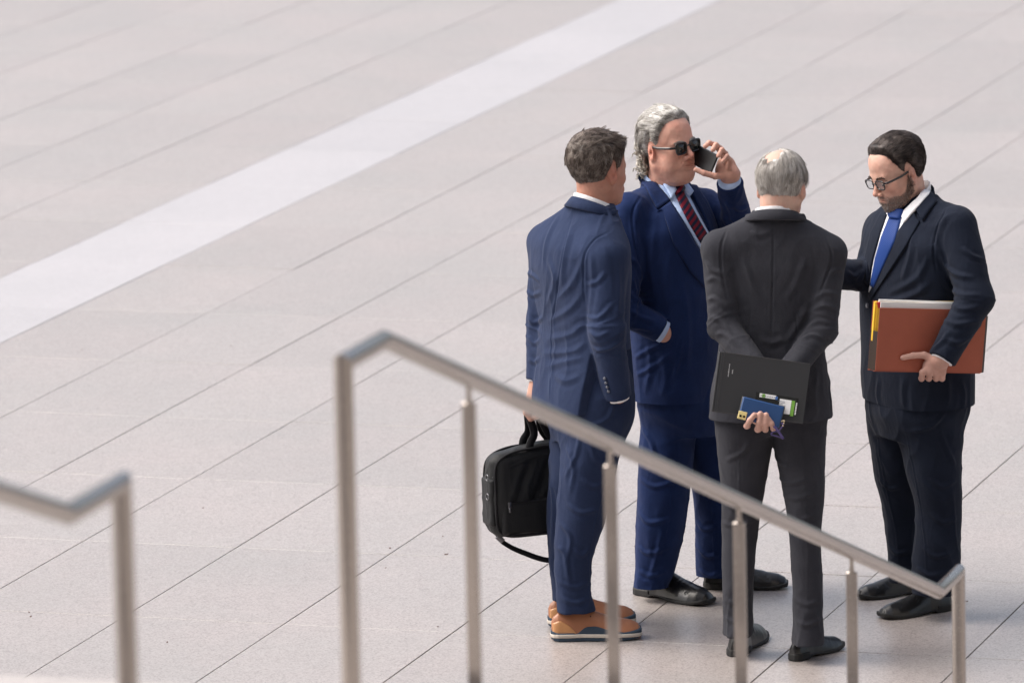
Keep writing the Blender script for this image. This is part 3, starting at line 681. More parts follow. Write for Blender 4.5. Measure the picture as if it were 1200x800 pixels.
def shoe(parent, base, heel, toe, mat_up, mat_sole, wdt=.052, h_ank=.105, kind='dress', name='shoe'):
    """heel, toe: ground points of the sole's ends"""
    heel = np.asarray(heel, float); toe = np.asarray(toe, float); L = np.linalg.norm(toe[:2] - heel[:2]); f = nrm(V3(*(toe - heel)[:2], 0)); r = V3(f[1], -f[0], 0)
    M = np.stack([r, f, V3(0, 0, 1)], 1); s = L / .30; c0 = np.array([heel[0], heel[1], 0.0])
    sneaker = kind == 'brogue'; st = .030 if sneaker else .014
    def outline(u):                              # half width along the length
        return np.interp(u, [0, .03, .08, .2, .35, .55, .68, .8, .9, .96, .99, 1.0], [.012, .024, .031, .034, .033, .043, .049, .0485, .043, .036, .028, .018])
    def loc(p): q = (p - c0.astype(f32)) @ M.astype(f32); return q
    def sole_f(p):
        q = loc(p); u = q[:, 1] / L; wv = outline(np.clip(u, 0, 1)) * s * 1.04
        d = np.abs(q[:, 0] + .004 * np.sin(u * 3)) - wv
        d = np.maximum(d, np.maximum(-q[:, 1], q[:, 1] - L)); lift = .012 * np.clip((u - .72) / .28, 0, 1) ** 2 + (0.010 if sneaker else 0) * np.clip((.1 - u) / .1, 0, 1) ** 2
        zz = q[:, 2] - lift
        b_ = zz * -1 + .0005 + (0 if sneaker else .007 * np.clip((u - .26) * 30, 0, 1) * np.clip((.56 - u) * 6, 0, 1))
        if not sneaker: b_ = np.maximum(b_, -(zz - .016) * 1.0 * ((u > .27)) - 1 * (u <= .27)) if False else b_
        t_ = zz - (st + (.012 if not sneaker else .002) * (u < .26))
        return smax(smax(d, t_, .005), b_, .004)
    def up_f(p):
        q = loc(p); u = q[:, 1] / L; uc = np.clip(u, 0, 1)
        top = np.interp(uc, [0, .03, .08, .2, .33, .45, .6, .75, .88, .96, 1.0], [.045, .066, .078, .084, .092, .086, .069, .057, .050, .038, .018]) * s + (.014 if sneaker else 0)
        wv = np.maximum(outline(uc), .016) * s * .97; x = (q[:, 0] + .004 * np.sin(u * 3)) / (wv * (1 - .25 * np.clip(q[:, 2] / top, 0, 1) ** 2) + 1e-4)
        zz = q[:, 2] / top; zz = np.maximum(zz, 0)
        k = (np.abs(x) ** 2.3 + zz ** 2.3) ** (1 / 2.3); d = (k - 1) * np.minimum(wv, top) * .8
        d = np.maximum(d, np.maximum(-q[:, 1] + .003, q[:, 1] - L + .002)); return np.maximum(d, -(q[:, 2] - .008))
    lo = np.minimum(heel, toe) - .07; hi = np.maximum(heel, toe) + .07; lo[2] = -.01; hi[2] = .14
    seg = []
    W = lambda x, y, z: c0 + r * x * s + f * y * L + V3(0, 0, z)
    ns = [crumple(r, 40, 120, .0012, mask=near_pt(W(0, .62, .06), .045))]
    if kind == 'dress':
        seg = [([W(x, .76 + .0 * abs(x), .05 - abs(x) * .3) for x in np.linspace(-.05, .05, 9)], .003, .0016), ([W(x, .50 + .5 * (x / .05) ** 2 * .2, .075 - abs(x) * .6) for x in np.linspace(-.045, .045, 9)], .004, .002)]
    if kind == 'loafer':
        seg = [([W(x, .50, .078 - abs(x) * .5) for x in np.linspace(-.045, .045, 9)], .009, .0035)]
    up = make_mesh(name, up_f, lo, hi, .0032, mat_up, parent, base, segs=seg, noises=ns)
    so = make_mesh('sole', sole_f, lo, hi, .0032, mat_sole[0], up, base)
    return up, W, up_f, sole_f, (lo, hi)
def finger(pts, r0, r1, k=.004):
    pts = [np.asarray(p, float) for p in pts]; rs = np.linspace(r0, r1, len(pts))
    def f(p):
        d = rc(p, pts[0], pts[1], rs[0], rs[1])
        for i in range(1, len(pts) - 1): d = smin(d, rc(p, pts[i], pts[i + 1], rs[i], rs[i + 1]), k)
        return d
    return f
def hand_f(wrist, palm_pts, fingers, wr=.026, k=.009):
    """wrist point(s), palm blob list [(centre, radii, M)], fingers"""
    def f(p):
        d = None
        for a, b, ra, rb, wd, kk in wrist:
            e = rce(p, a, b, ra, rb, wd, kk); d = e if d is None else smin(d, e, .015)
        for c, r_, M in palm_pts: d = smin(d, ell(p, c, r_, M), .014)
        for g in fingers: d = smin(d, g(p), k)
        return d
    return f
def person(name, label, base, parts, mat=M_SKIN, group='men in suits talking in a ring'):
    """one mesh: list of (f, lo, hi, h, tint)"""
    vs_, qs_, ts_ = [], [], []; off = 0
    for f, lo, hi, h, tint, *sg in parts:
        v, q = surface(f, lo, hi, h); n = grad(f, v, h * .4); v = v - n * f(v.astype(f32))[:, None] * .8
        if sg: v = v + n * (folds(v, sg[0]) + .0007 * vnoise(v * 70) + .0004 * vnoise(v * 190))[:, None]
        t = tint(v) if callable(tint) else np.tile(np.array(tint, float), (len(v), 1))
        vs_.append(v); qs_.append(q + off); ts_.append(t); off += len(v)
    v = np.concatenate(vs_); o = link(name, mesh_np(name, v - base, np.concatenate(qs_), tint=np.concatenate(ts_)), mat, None, tuple(base))
    return tag(o, label, 'person', group)
def bbox(pts, m): pts = np.asarray(pts, float); return pts.min(0) - m, pts.max(0) + m

# ================================================================== the man in the charcoal suit, back to the camera
def ring_pts(c, yaw, a, b, zb, zf, phis, dr=0.0, dz=0.0):
    """loop about a neck: phi 0 at the back, z from zb (back) to zf (front)"""
    out = []
    for ph in phis:
        k = (1 - cos(ph)) / 2; out.append(c + rgt(yaw) * (a + dr) * sin(ph) - fwd(yaw) * (b + dr) * cos(ph) + V3(0, 0, zb + (zf - zb) * k + dz))
    return out
def suit_collar(parent, base, mat, c, yaw, a, b, zb, zf, h=.034, span=1.9, thick=.005, flare=.007, name='jacket_collar'):
    ph = np.linspace(-span, span, 41)
    e = np.clip((span - np.abs(ph)) / .35, 0.15, 1)
    top = np.array(ring_pts(c, yaw, a, b, zb, zf, ph)); bot = np.array(ring_pts(c, yaw, a, b, zb, zf, ph, flare)) - np.outer(h * e, V3(0, 0, 1))
    return ribbon(top, bot, thick, c).build(name, mat, parent, True, base=base)
def shirt_collar(parent, base, mat, c, yaw, a, b, zb, zf, h=.04, span=2.75, flare=.006, thick=.003):
    ph = np.linspace(-span, span, 49)
    top = np.array(ring_pts(c, yaw, a, b, zb, zf, ph)); bot = np.array(ring_pts(c, yaw, a, b, zb, zf, ph, flare, -h))
    return ribbon(top, bot, thick, c).build('shirt_collar', mat, parent, True, base=base)
def stick(a, b, ra, rb): return lambda p: rc(p, a, b, ra, rb)
def inner_body(nb, shL, shR, hip, feet, arms):
    """the trunk and limbs inside the clothes"""
    L = []
    L += [(shL - V3(0, 0, .03), shR - V3(0, 0, .03), .035, .035), (nb - V3(0, 0, .03), hip, .045, .085)]
    for kn, an, hj in feet: L += [(hj, kn, .062, .043), (kn, kn + (an - kn) * .62, .040, .030)]
    for s_, e_, w_ in arms: L += [(s_, e_, .038, .032), (e_, w_, .030, .022)]
    def f(p):
        d = None
        for a, b, ra, rb in L: e = rc(p, a, b, ra, rb); d = e if d is None else smin(d, e, .04)
        return d
    pts = [x for a, b, _, _ in L for x in (a, b)]
    lo, hi = bbox(pts, .13); return f, lo, hi
PEOPLE_GROUP = 'men in suits talking in a ring'

def man_charcoal():
    Y = -.42; base = V3(.90, -.44, 0); yaw = .10
    M_S = cloth_mat('charcoal_wool', (.0215, .0222, .0290), (.0360, .0370, .0455), 0.88, .12)
    nb = P(908, 258, Y - .01)
    H = Head(P(916, 219.5, Y + .02), yaw=.34, pitch=.22, scale=.985)
    shL, shR = P(843, 291, Y - .01), P(971, 297, Y - .03)
    elL, wrL = P(848, 382, Y - .07), P(893, 440, Y - .22)
    elR, wrR = P(964, 386, Y - .08), P(915, 448, Y - .22)
    # jacket
    body = secs([(488, 831, 976, Y - .01, .62), (450, 835, 972, Y - .01, .62), (415, 841, 967, Y, .60), (380, 845, 966, Y, .56), (340, 844, 970, Y, .54), (305, 843, 973, Y, .52),
                 (282, 849, 968, Y, .50), (268, 864, 950, Y, .56), (258, 878, 938, Y, .72), (250, 886, 930, Y, .85)], yaw, 2.45)
    def jf(p):
        d = smin(body(p), smin(rc(p, nb - V3(0, 0, .014), shL, .056, .060), rc(p, nb - V3(0, 0, .014), shR, .056, .060), .02), .05)
        aL = smin(rc(p, shL, elL, .060, .051), rc(p, elL, wrL, .051, .043), .02)
        aR = smin(rc(p, shR, elR, .060, .050), rc(p, elR, wrR, .050, .043), .02)
        for a, wr, el in ((aL, wrL, elL), (aR, wrR, elR)):
            a = smax(a, (p - wr.astype(f32)) @ nrm(wr - el).astype(f32), .006); d = smin(d, a, .016)
        # back vent
        return d
    segs = []
    pf = lambda poly, wd, am, n=10: segs.append(px_fold(jf, poly, wd, am, n))
    pf([(906, 256), (906, 300), (905, 350), (904, 405)], .004, -.0028, 20)                    # centre seam
    pf([(852, 268), (845, 290), (846, 320), (853, 350)], .005, -.004, 14); pf([(966, 274), (975, 300), (968, 325), (958, 350)], .005, -.004, 14)   # armhole seams
    pf([(881, 355), (878, 385), (880, 408)], .004, -.002); pf([(930, 355), (934, 385), (930, 410)], .004, -.002)
    for a in ([(826, 330), (838, 326), (848, 335)], [(828, 352), (838, 350), (852, 362)], [(833, 372), (845, 376), (858, 392)], [(838, 392), (850, 392), (868, 408)], [(826, 305), (834, 316), (846, 322)],
              [(952, 352), (966, 343), (984, 346)], [(948, 366), (964, 358), (982, 362)], [(944, 384), (960, 376), (974, 380)], [(972, 322), (980, 316), (988, 318)], [(938, 398), (952, 392), (968, 398)]):
        pf(a, .010, .007)
    for a in ([(857, 345), (868, 370), (884, 400)], [(950, 350), (938, 375), (922, 402)], [(870, 300), (880, 330), (892, 350)], [(945, 300), (934, 330), (922, 352)], [(890, 395), (904, 402), (920, 396)], [(880, 270), (890, 275), (905, 270)]):
        pf(a, .014, .006)
    pf([(975, 410), (972, 450), (975, 488)], .006, .004); pf([(958, 430), (955, 460), (957, 489)], .012, .006); pf([(944, 440), (946, 465), (944, 489)], .010, -.005)
    pf([(835, 425), (834, 450), (832, 480)], .010, .005)
    # trousers
    lo, hi = bbox([P(815, 500, Y - .3), P(1000, 245, Y + .2)], .03)
    LL = secs([(742, 847, 883, -.41, 1.5), (720, 847, 882, -.41, 1.35), (666, 846, 884, -.42, 1.05), (608, 846, 890, -.42, .98), (560, 844, 899, -.42, .95), (520, 840, 905, -.42, .92), (495, 838, 909, -.42, .95), (465, 840, 912, -.41, 1.05)], yaw, 2.1)
    LR = secs([(752, 927, 967, -.50, 1.45), (725, 928, 965, -.50, 1.3), (697, 928, 965, -.50, 1.1), (635, 925, 962, -.48, 1.15), (577, 918, 966, -.46, 1.02), (535, 909, 967, -.44, .95), (500, 903, 969, -.43, .95), (465, 900, 969, -.42, 1.05)], yaw, 2.1)
    hipl = secs([(505, 850, 960, Y, .5), (480, 838, 970, Y, .55), (455, 842, 966, Y, .58), (420, 850, 960, Y, .5)], yaw, 2.4)
    tf = lambda p: smin(smin(LL(p), LR(p), .012), np.maximum(hipl(p), 0) + np.minimum(hipl(p), 0), .02)
    tsegs = []
    tp = lambda poly, wd, am, n=10: tsegs.append(px_fold(tf, poly, wd, am, n))
    tp([(866, 500), (866, 560), (867, 620), (866, 738)], .004, .002, 30); tp([(938, 520), (944, 580), (946, 640), (946, 745)], .004, .002, 30)
    for a in ([(905, 530), (918, 545), (940, 548)], [(908, 555), (925, 566), (950, 560)], [(915, 580), (935, 584), (958, 575)], [(850, 590), (868, 598), (892, 590)], [(846, 612), (865, 616), (886, 606)],
              [(930, 700), (945, 708), (962, 702)], [(930, 725), (945, 732), (964, 724)], [(849, 700), (862, 708), (880, 702)], [(880, 515), (870, 530), (850, 540)], [(930, 600), (940, 608), (960, 600)], [(848, 722), (862, 728), (882, 720)]):
        tp(a, .010, .0065)
    # body
    ank = [(P(868, 610, -.42), P(866, 735, -.40), P(875, 480, -.42)), (P(943, 610, -.46), P(947, 745, -.50), P(935, 480, -.42))]
    ib, blo, bhi = inner_body(nb - V3(0, 0, .06), P(860, 300, Y), P(955, 303, Y), P(905, 450, Y), ank, [(P(848, 300, Y), elL, wrL), (P(968, 305, Y), elR, wrR)])
    hd = lambda p: smin(H.full(p), rce(p, H.wld((0, -.030, -.045)), nb - V3(0, 0, .03), .051, .057, rgt(yaw), 1.05), .025)
    # right hand: fingers wrapped up over the lower edge of the folder and the phone
    Yh = -.735
    fs = [finger([P(876, 499, -.69), P(875, 499, -.722), P(879, 492, Yh - .012), P(884, 486, Yh - .012)], .0105, .0088),
          finger([P(888, 503, -.69), P(888, 503, -.725), P(890, 494, Yh - .012), P(891, 484.5, Yh - .012)], .0112, .0090),
          finger([P(897, 503, -.69), P(897, 503, -.725), P(897, 495, Yh - .012), P(898, 486, Yh - .012)], .0108, .0088),
          finger([P(906, 502, -.69), P(906.5, 501.5, -.722), P(904, 496, Yh - .010), P(901, 491, Yh - .010)], .0098, .0080),
          finger([P(884, 490, -.655), P(872, 486, -.650), P(866, 478, -.652)], .012, .0095)]
    hf = hand_f([(wrR, P(897, 478, -.640), .027, .030, rgt(yaw), 1.2)], [(P(893, 488, -.655), (.040, .018, .034), frame(yaw))], fs)
    sk = (.55, .36, .285)
    tn = skin_tint(H, sk)
    man = person('person', 'man in charcoal suit seen from behind, hands on a black folder at his back', base,
                 [(hd, *bbox([H.c, nb], .15), .0034, tn, face_folds(H)), (hf, *bbox([wrR, P(890, 500, -.73)], .07), .0025, (.52, .31, .25)), (ib, blo, bhi, .014, sk)])
    jk = make_mesh('jacket', jf, lo, hi, .0042, M_S, man, base, segs, [crumple(V3(0, 0, 1), 8, 14, .003), elbow_creases(shL, elL, wrL, 3.1), elbow_creases(shR, elR, wrR, 8.4)])
    tr = make_mesh('trousers', tf, *bbox([P(825, 765, -.6), P(980, 440, -.2)], .05), .0050, M_S, man, base, tsegs, [crumple(V3(0, 0, 1), 9, 17, .004, seed=1.2, mask=lambda v: .5 + np.clip((.55 - v[:, 2]) * 2, 0, 1)), crumple(nrm(V3(.6, 0, 1)), 22, 8, .002, seed=7)])
    suit_collar(jk, base, M_S, nb + V3(0, 0, .004), yaw, .076, .064, .043, .0, .030, 2.0, thick=.007, flare=.030)
    shirt_collar(man, base, M_WHITE, nb + V3(0, 0, 0), yaw, .066, .058, .058, .010, .045)
    gr = [(.25, .225, .20), (.47, .44, .41), (.74, .72, .69)]
    bald = lambda q: np.sqrt(((q - np.array((-.014, -.064, .108), f32)) ** 2 / np.array((.70, 1.2, 1.0), f32) ** 2).sum(1)) - .030
    mask = lambda q: np.minimum(hairline(q, .012 + .25 * np.abs(q[:, 0]) * 0 - .008, .02, .02), bald(q) + .014 * vnoise(q * 60))
    thick = lambda q: .002 + .004 * np.clip((q[:, 2] + .085) / .04, 0, 1) + .002 * vnoise(q * 40)
    def flow(q):
        d = q - np.array((-.005, -.03, .12), f32); d[:, 2] = np.minimum(d[:, 2], 0) * 1.2 - .03; d[:, 1] += .0; return d
    hair(H, 'hair', man, base, mask, thick, flow, lambda q: .014 + .026 * np.clip((q[:, 2] + .03) / .1, 0, 1), gr, n=10000, wob=.14, lift=.0, seed=4, rad=.0005, clump=.25, nclump=500, capmul=.95)
    hair(H, 'thin_hair', man, base, lambda q: np.minimum(hairline(q, .0, .03, .02) - .02, .03 + 0 * q[:, 0]), lambda q: -.004 + 0 * q[:, 0], flow, lambda q: .040 + 0 * q[:, 0], gr, n=1500, wob=.25, lift=.05, seed=14, rad=.0005, clump=.2, nclump=200)
    up, W, uf, sf, bb = shoe(man, base, G(861, 770), G(889, 745), M_SHOE, (M_SOLE,), kind='loafer')
    shoe(man, base, G(928, 774.5), G(984, 757.5), M_SHOE, (M_SOLE,), kind='loafer')
    return man, jf
m3, jf3 = man_charcoal()

# ================================================================== the man in the navy suit with the bag
def man_navy():
    Y = .04; base = V3(.22, .04, 0); yaw = 1.0
    M_S = cloth_mat('navy_wool', (.0155, .026, .064), (.025, .039, .090), 0.88, .12)
    nb = P(695, 246, Y)
    H = Head(P(702, 201, Y + .02), yaw=.86, pitch=.08, roll=.05, scale=1.02)
    shL, shR = P(639, 283, Y + .15), P(711, 302, Y - .15)
    elL, wrL = P(634, 372, Y + .14), P(630, 445, Y + .10)
    elR, wrR = P(711, 388, Y - .20), P(723, 464, Y - .15)
    body = secs([(475, 626, 740, Y, .70), (450, 628, 740, Y, .67), (416, 632, 737, Y, .60), (380, 634, 734, Y, .60), (340, 629, 735, Y, .60), (305, 625, 736, Y, .58),
                 (280, 630, 733, Y, .55), (264, 644, 726, Y, .56), (252, 660, 721, Y, .66), (243, 668, 717, Y, .8)], yaw, 2.4)
    def jf0(p):
        d = smin(body(p), smin(rc(p, nb - V3(0, 0, .015), shL, .060, .056), rc(p, nb - V3(0, 0, .015), shR, .062, .062), .02), .05)
        aL = smin(rc(p, shL, elL, .056, .050), rc(p, elL, wrL, .050, .042), .02)
        aR = smin(rc(p, shR, elR, .070, .062), rc(p, elR, wrR, .062, .050), .03)
        for a, wr, el in ((aL, wrL, elL), (aR, wrR, elR)):
            a = smax(a, (p - wr.astype(f32)) @ nrm(wr - el).astype(f32), .006); d = smin(d, a, .016)
        return d
    R_ = rgt(yaw).astype(f32); F_ = fwd(yaw).astype(f32); c0 = np.array([nb[0], nb[1], 0], f32)
    bodyc = lambda p: body(p)
    pa = cast(bodyc, [692, 679], [414, 478])
    ua, ub = float((pa[0] - c0) @ R_), float((pa[1] - c0) @ R_); za, zb = float(pa[0][2]), float(pa[1][2])
    def jf(p):                                   # side vent: the back panel ends at the vent, the front panel is pulled forward by the hand in the pocket
        q = p - c0; u = q @ R_; v = q @ F_; z = p[:, 2]
        b = body(p); u0 = ua + (za - z) * (ub - ua) / (za - zb)
        cut = np.minimum(np.minimum(u - u0, za - z), .085 - v + .0 * z)   # > 0 inside the removed wedge
        b = np.maximum(b, cut)
        d = smin(b, smin(rc(p, nb - V3(0, 0, .015), shL, .060, .056), rc(p, nb - V3(0, 0, .015), shR, .062, .062), .02), .05)
        aL = smin(rc(p, shL, elL, .056, .050), rc(p, elL, wrL, .050, .042), .02)
        aR = smin(rc(p, shR, elR, .070, .060), rc(p, elR, wrR, .060, .050), .03)
        for a, wr, el in ((aL, wrL, elL), (aR, wrR, elR)):
            a = smax(a, (p - wr.astype(f32)) @ nrm(wr - el).astype(f32), .006); d = smin(d, a, .014)
        return d
    segs = []
    pf = lambda poly, wd, am, n=10: segs.append(px_fold(jf0, poly, wd, am, n))
    pf([(674, 240), (660, 300), (650, 360), (646, 400), (645, 480)], .005, -.003, 24)
    pf([(716, 270), (696, 282), (685, 300), (684, 330), (686, 360)], .005, -.005, 16)
    for a in ([(687, 372), (702, 372), (722, 352)], [(689, 388), (700, 394), (716, 388)], [(692, 408), (708, 410), (732, 396)],
              [(687, 334), (700, 330), (710, 318)], [(617, 340), (624, 346), (634, 342)], [(618, 372), (626, 378), (636, 372)], [(618, 395), (626, 402), (634, 398)], [(617, 320), (624, 322), (632, 330)], [(619, 420), (626, 424), (633, 420)]):
        pf(a, .010, .0075)
    for a in ([(655, 252), (640, 285), (636, 320)], [(672, 262), (662, 300), (658, 340)], [(684, 300), (672, 330), (652, 352)], [(684, 340), (668, 362), (640, 378)], [(686, 378), (668, 392), (640, 398)], [(688, 400), (670, 412), (636, 414)],
              [(640, 430), (660, 424), (684, 418)], [(650, 440), (664, 446), (680, 440)], [(642, 300), (650, 330), (640, 360)]):
        pf(a, .014, .0065)
    pf([(692, 290), (694, 330), (690, 370)], .012, .005); pf([(724, 300), (726, 340), (722, 375)], .012, .005)
    LN = secs([(716, 654, 698, -.10, 1.25), (690, 652, 692, -.10, 1.2), (660, 650, 694, -.09, 1.15), (618, 651, 706, -.07, 1.05), (580, 654, 715, -.06, 1.05), (550, 656, 722, -.05, 1.05), (516, 660, 731, -.03, .95), (490, 664, 738, .0, .85), (465, 668, 739, .02, .80)], 1.3, 2.2)
    LF = secs([(702, 647, 678, .14, 1.2), (652, 643, 680, .14, 1.15), (610, 641, 690, .14, 1.1), (560, 643, 700, .13, 1.05), (512, 645, 712, .12, 1.0), (470, 648, 716, .10, 1.0)], 1.3, 2.2)
    hipl = secs([(515, 652, 728, .04, 1.0), (488, 642, 738, .05, .70), (460, 642, 741, .06, .62), (425, 648, 736, .06, .60), (395, 655, 726, .06, .6)], 1.15, 2.3)
    tf = lambda p: smin(smin(LN(p), LF(p), .010), hipl(p), .03)
    tsegs = []
    tp = lambda poly, wd, am, n=10: tsegs.append(px_fold(tf, poly, wd, am, n))
    tp([(728, 495), (716, 545), (700, 600), (690, 660), (694, 700)], .004, .0025, 30)
    for a in ([(662, 520), (672, 545), (668, 580)], [(680, 500), (676, 530), (662, 560)], [(664, 590), (680, 600), (702, 596)], [(656, 612), (668, 630), (664, 660)], [(670, 640), (682, 650), (692, 640)], [(656, 680), (672, 688), (690, 682)],
              [(658, 700), (674, 706), (692, 700)], [(700, 500), (712, 520), (726, 524)], [(690, 520), (700, 540), (716, 545)], [(655, 640), (662, 650), (668, 690)], [(720, 470), (712, 490), (690, 500)], [(645, 560), (648, 600), (646, 640)], [(680, 560), (694, 570), (710, 566)]):
        tp(a, .010, .007)
    sk = (.46, .235, .17)
    ank = [(P(682, 610, -.07), P(672, 712, -.10), P(700, 480, -.03)), (P(668, 610, .14), P(662, 700, .14), P(680, 480, .11))]
    ib, blo, bhi = inner_body(nb - V3(0, 0, .05), P(645, 300, Y + .12), P(700, 315, Y - .10), P(685, 460, Y), ank, [(shL, elL, wrL), (shR, elR, wrR)])
    hd = lambda p: smin(H.full(p), rce(p, H.wld((0, -.030, -.045)), nb - V3(0, 0, .03), .053, .060, rgt(yaw), 1.05), .025)
    hr = P(726, 468, Y - .15)                    # right hand going into the trouser pocket
    hf = hand_f([(wrR, P(722, 472, Y - .10), .030, .032, fwd(yaw), 1.1)], [(P(719, 482, Y - .06), (.022, .036, .042), frame(yaw))],
                [finger([P(718, 470, -.11), P(714, 472, -.12), P(711, 478, -.10)], .011, .009)] + [finger([P(712 + i * 4, 486, Y - .05), P(711 + i * 4, 496, Y - .03), P(710 + i * 4, 504, Y - .02)], .009, .008) for i in range(4)])
    hl = P(626, 468, Y + .10)                    # left hand closed round the bag handle
    fl = [finger([hl + V3(-.018, -.035 + .019 * i, -.012), hl + V3(-.030, -.035 + .019 * i, -.040), hl + V3(-.014, -.033 + .019 * i, -.062), hl + V3(.008, -.031 + .019 * i, -.055)], .0105, .0085) for i in range(4)]
    fl.append(finger([hl + V3(.014, -.040, .0), hl + V3(.022, -.050, -.030), hl + V3(.008, -.040, -.052)], .0115, .009))
    hf2 = hand_f([(wrL, hl, .027, .030, V3(0, 1, 0), 1.25)], [(hl + V3(0, -.004, -.012), (.020, .042, .036), np.eye(3))], fl)
    tn = skin_tint(H, sk)
    man = person('person', 'man in mid blue suit and tan shoes seen from behind, carrying the black bag', base,
                 [(hd, *bbox([H.c, nb], .15), .0034, tn, face_folds(H)), (hf, *bbox([wrR, P(735, 500, -.1)], .06), .003, sk), (hf2, *bbox([wrL, hl], .09), .003, (.50, .28, .21)), (ib, blo, bhi, .014, sk)])
    lo, hi = bbox([P(608, 500, Y - .3), P(750, 235, Y + .3)], .03)
    jk = make_mesh('jacket', jf, lo, hi, .0042, M_S, man, base, segs, [crumple(V3(0, 0, 1), 6, 15, .0045, seed=2), elbow_creases(shL, elL, wrL, 2.1), elbow_creases(shR, elR, wrR, 5.4, .10, .0065)])
    M_T = cloth_mat('navy_wool_shaded', (.0130, .0215, .054), (.021, .033, .077), 0.88, .08)  # same cloth as the jacket, with shade on the trousers put into its colour
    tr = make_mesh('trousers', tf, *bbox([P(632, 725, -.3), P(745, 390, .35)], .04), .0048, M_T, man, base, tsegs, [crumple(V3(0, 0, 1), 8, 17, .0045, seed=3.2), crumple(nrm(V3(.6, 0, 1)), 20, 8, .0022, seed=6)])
    suit_collar(jk, base, M_S, nb + V3(0, 0, 0), yaw, .078, .068, .052, -.010, .032, 2.0, thick=.007, flare=.028)
    shirt_collar(man, base, M_WHITE, nb, yaw, .068, .062, .066, .008, .050)
    mbu = MB()
    for x, y in ((709, 443), (710.5, 448), (712, 453), (713.5, 458)):
        c = cast(jf, x, y)[0]; n_ = grad(jf, [c])[0]; mb = MB(); mb.tube([c + n_ * .001, c + n_ * .0065], [.0058, .0050], 12); o = mb.build('button', M_BTN, jk, True, base=base)
    # cuff
    mb = MB(); d_ = nrm(wrR - elR); mb.tube([wrR - d_ * .02, wrR + d_ * .010], [.043, .042], 24); mb.build('shirt_cuff', M_WHITE, man, True, base=base)
    mb = MB(); d_ = nrm(wrL - elL); mb.tube([wrL - d_ * .02, wrL + d_ * .006], [.036, .036], 24); mb.build('shirt_cuff', M_WHITE, man, True, base=base)
    br = [(.050, .036, .030), (.13, .10, .085), (.27, .23, .20)]
    mask = lambda q: hairline(q, .004, .0, .0) + .004 * vnoise(q * 90)
    thick = lambda q: .003 + .014 * np.clip((q[:, 2] - .01) / .08, 0, 1) + .005 * np.clip((-.03 - q[:, 1]) / .04, 0, 1) * np.clip((q[:, 2] + .08) / .05, 0, 1) + .003 * vnoise(q * 32 + 4)
    def flow(q):
        top = np.clip((q[:, 2] - .05) / .05, 0, 1)[:, None]; sw = vnoise(q * 14 + 2)[:, None]
        return top * np.array((.35, .9, .1)) * (1 + .3 * sw) + (1 - top) * np.array((0, -.25, -1.)) + .5 * sw * np.array((1, 0, 0))
    hair(H, 'hair', man, base, mask, thick, flow, lambda q: .008 + .020 * np.clip((q[:, 2] + .01) / .10, 0, 1), br, n=8500, wob=.45, lift=.10, seed=5, rad=.0006, nclump=650, clump=.5)
    # two tan brogues with a pale midsole and a navy outsole
    for hp, tp_ in ((G(645.5, 750), G(752, 747)), (G(642, 734), G(745, 730.5))):
        up, W, uf, sf, bb = shoe(man, base, hp, tp_, M_TAN, (M_NAVYSOLE,), kind='brogue')
        L_ = np.linalg.norm(tp_ - hp)
        def mid(p, W=W):
            return np.maximum(sf(p), -(p[:, 2] - .013))
        so = [c for c in up.children if c.name.startswith('sole')][0]
        o = make_mesh('midsole', lambda p: np.maximum(np.maximum(sf(p) - .0016, p[:, 2] - .027), -(p[:, 2] - .014)), *bb, .0032, M_CREAM, up, base)
        # laces and a navy side panel
        for k in range(4):
            a, e = W(-.018, .44 + k * .055, .085 - k * .010), W(.018, .44 + k * .055, .085 - k * .010)
            mb = MB(); mb.tube(smooth_line([a, (a + e) / 2 + V3(0, 0, .008), e], 7), .0022, 6); mb.build('lace', M_DBROWN, up, True, base=base)
        mb = quad_patch(uf, [(G(0, 0)[0], 0)] and [proj2(W(.04, .30, .034)), proj2(W(.045, .38, .056)), proj2(W(.05, .50, .058)), proj2(W(.05, .62, .044)), proj2(W(.055, .80, .034))],
                        [proj2(W(.04, .28, .030)), proj2(W(.045, .38, .030)), proj2(W(.05, .50, .030)), proj2(W(.05, .62, .030)), proj2(W(.055, .82, .030))], 6, 14, .0, .0022)
        mb.build('side_panel', M_NAVYL, up, True, base=base)
        quad_patch(uf, [proj2(W(.036, .02, .070)), proj2(W(.036, .10, .078)), proj2(W(.036, .20, .060)), proj2(W(.036, .27, .036))], [proj2(W(.036, .02, .032)), proj2(W(.036, .10, .031)), proj2(W(.036, .20, .031)), proj2(W(.036, .28, .031))], 7, 14, .0, .0018).build('heel_counter', M_HONEY, up, True, base=base)
    return man, jf
def proj2(p): v = np.asarray(p, float) - CAM; k = FPX / (v @ FWD); return (600 + k * (v @ RIGHT), 400 - k * (v @ UP))
M_BTN = plain_mat('horn_button', (.10, .11, .14), .3, coat=.3)
M_TAN = plain_mat('tan_leather', (.31, .125, .060), .45, bump=.3, bscale=60, coat=.08, var=.40, vscale=14)
M_HONEY = plain_mat('honey_leather', (.42, .205, .085), .4, bump=.2, bscale=60, var=.25, vscale=20)
M_NAVYSOLE = plain_mat('navy_rubber', (.020, .040, .065), .7)
M_NAVYL = plain_mat('navy_leather', (.018, .035, .060), .5)
M_CREAM = plain_mat('cream_rubber', (.52, .47, .41), .7)
M_DBROWN = plain_mat('dark_lace', (.05, .022, .016), .8)
m1, jf1 = man_navy()

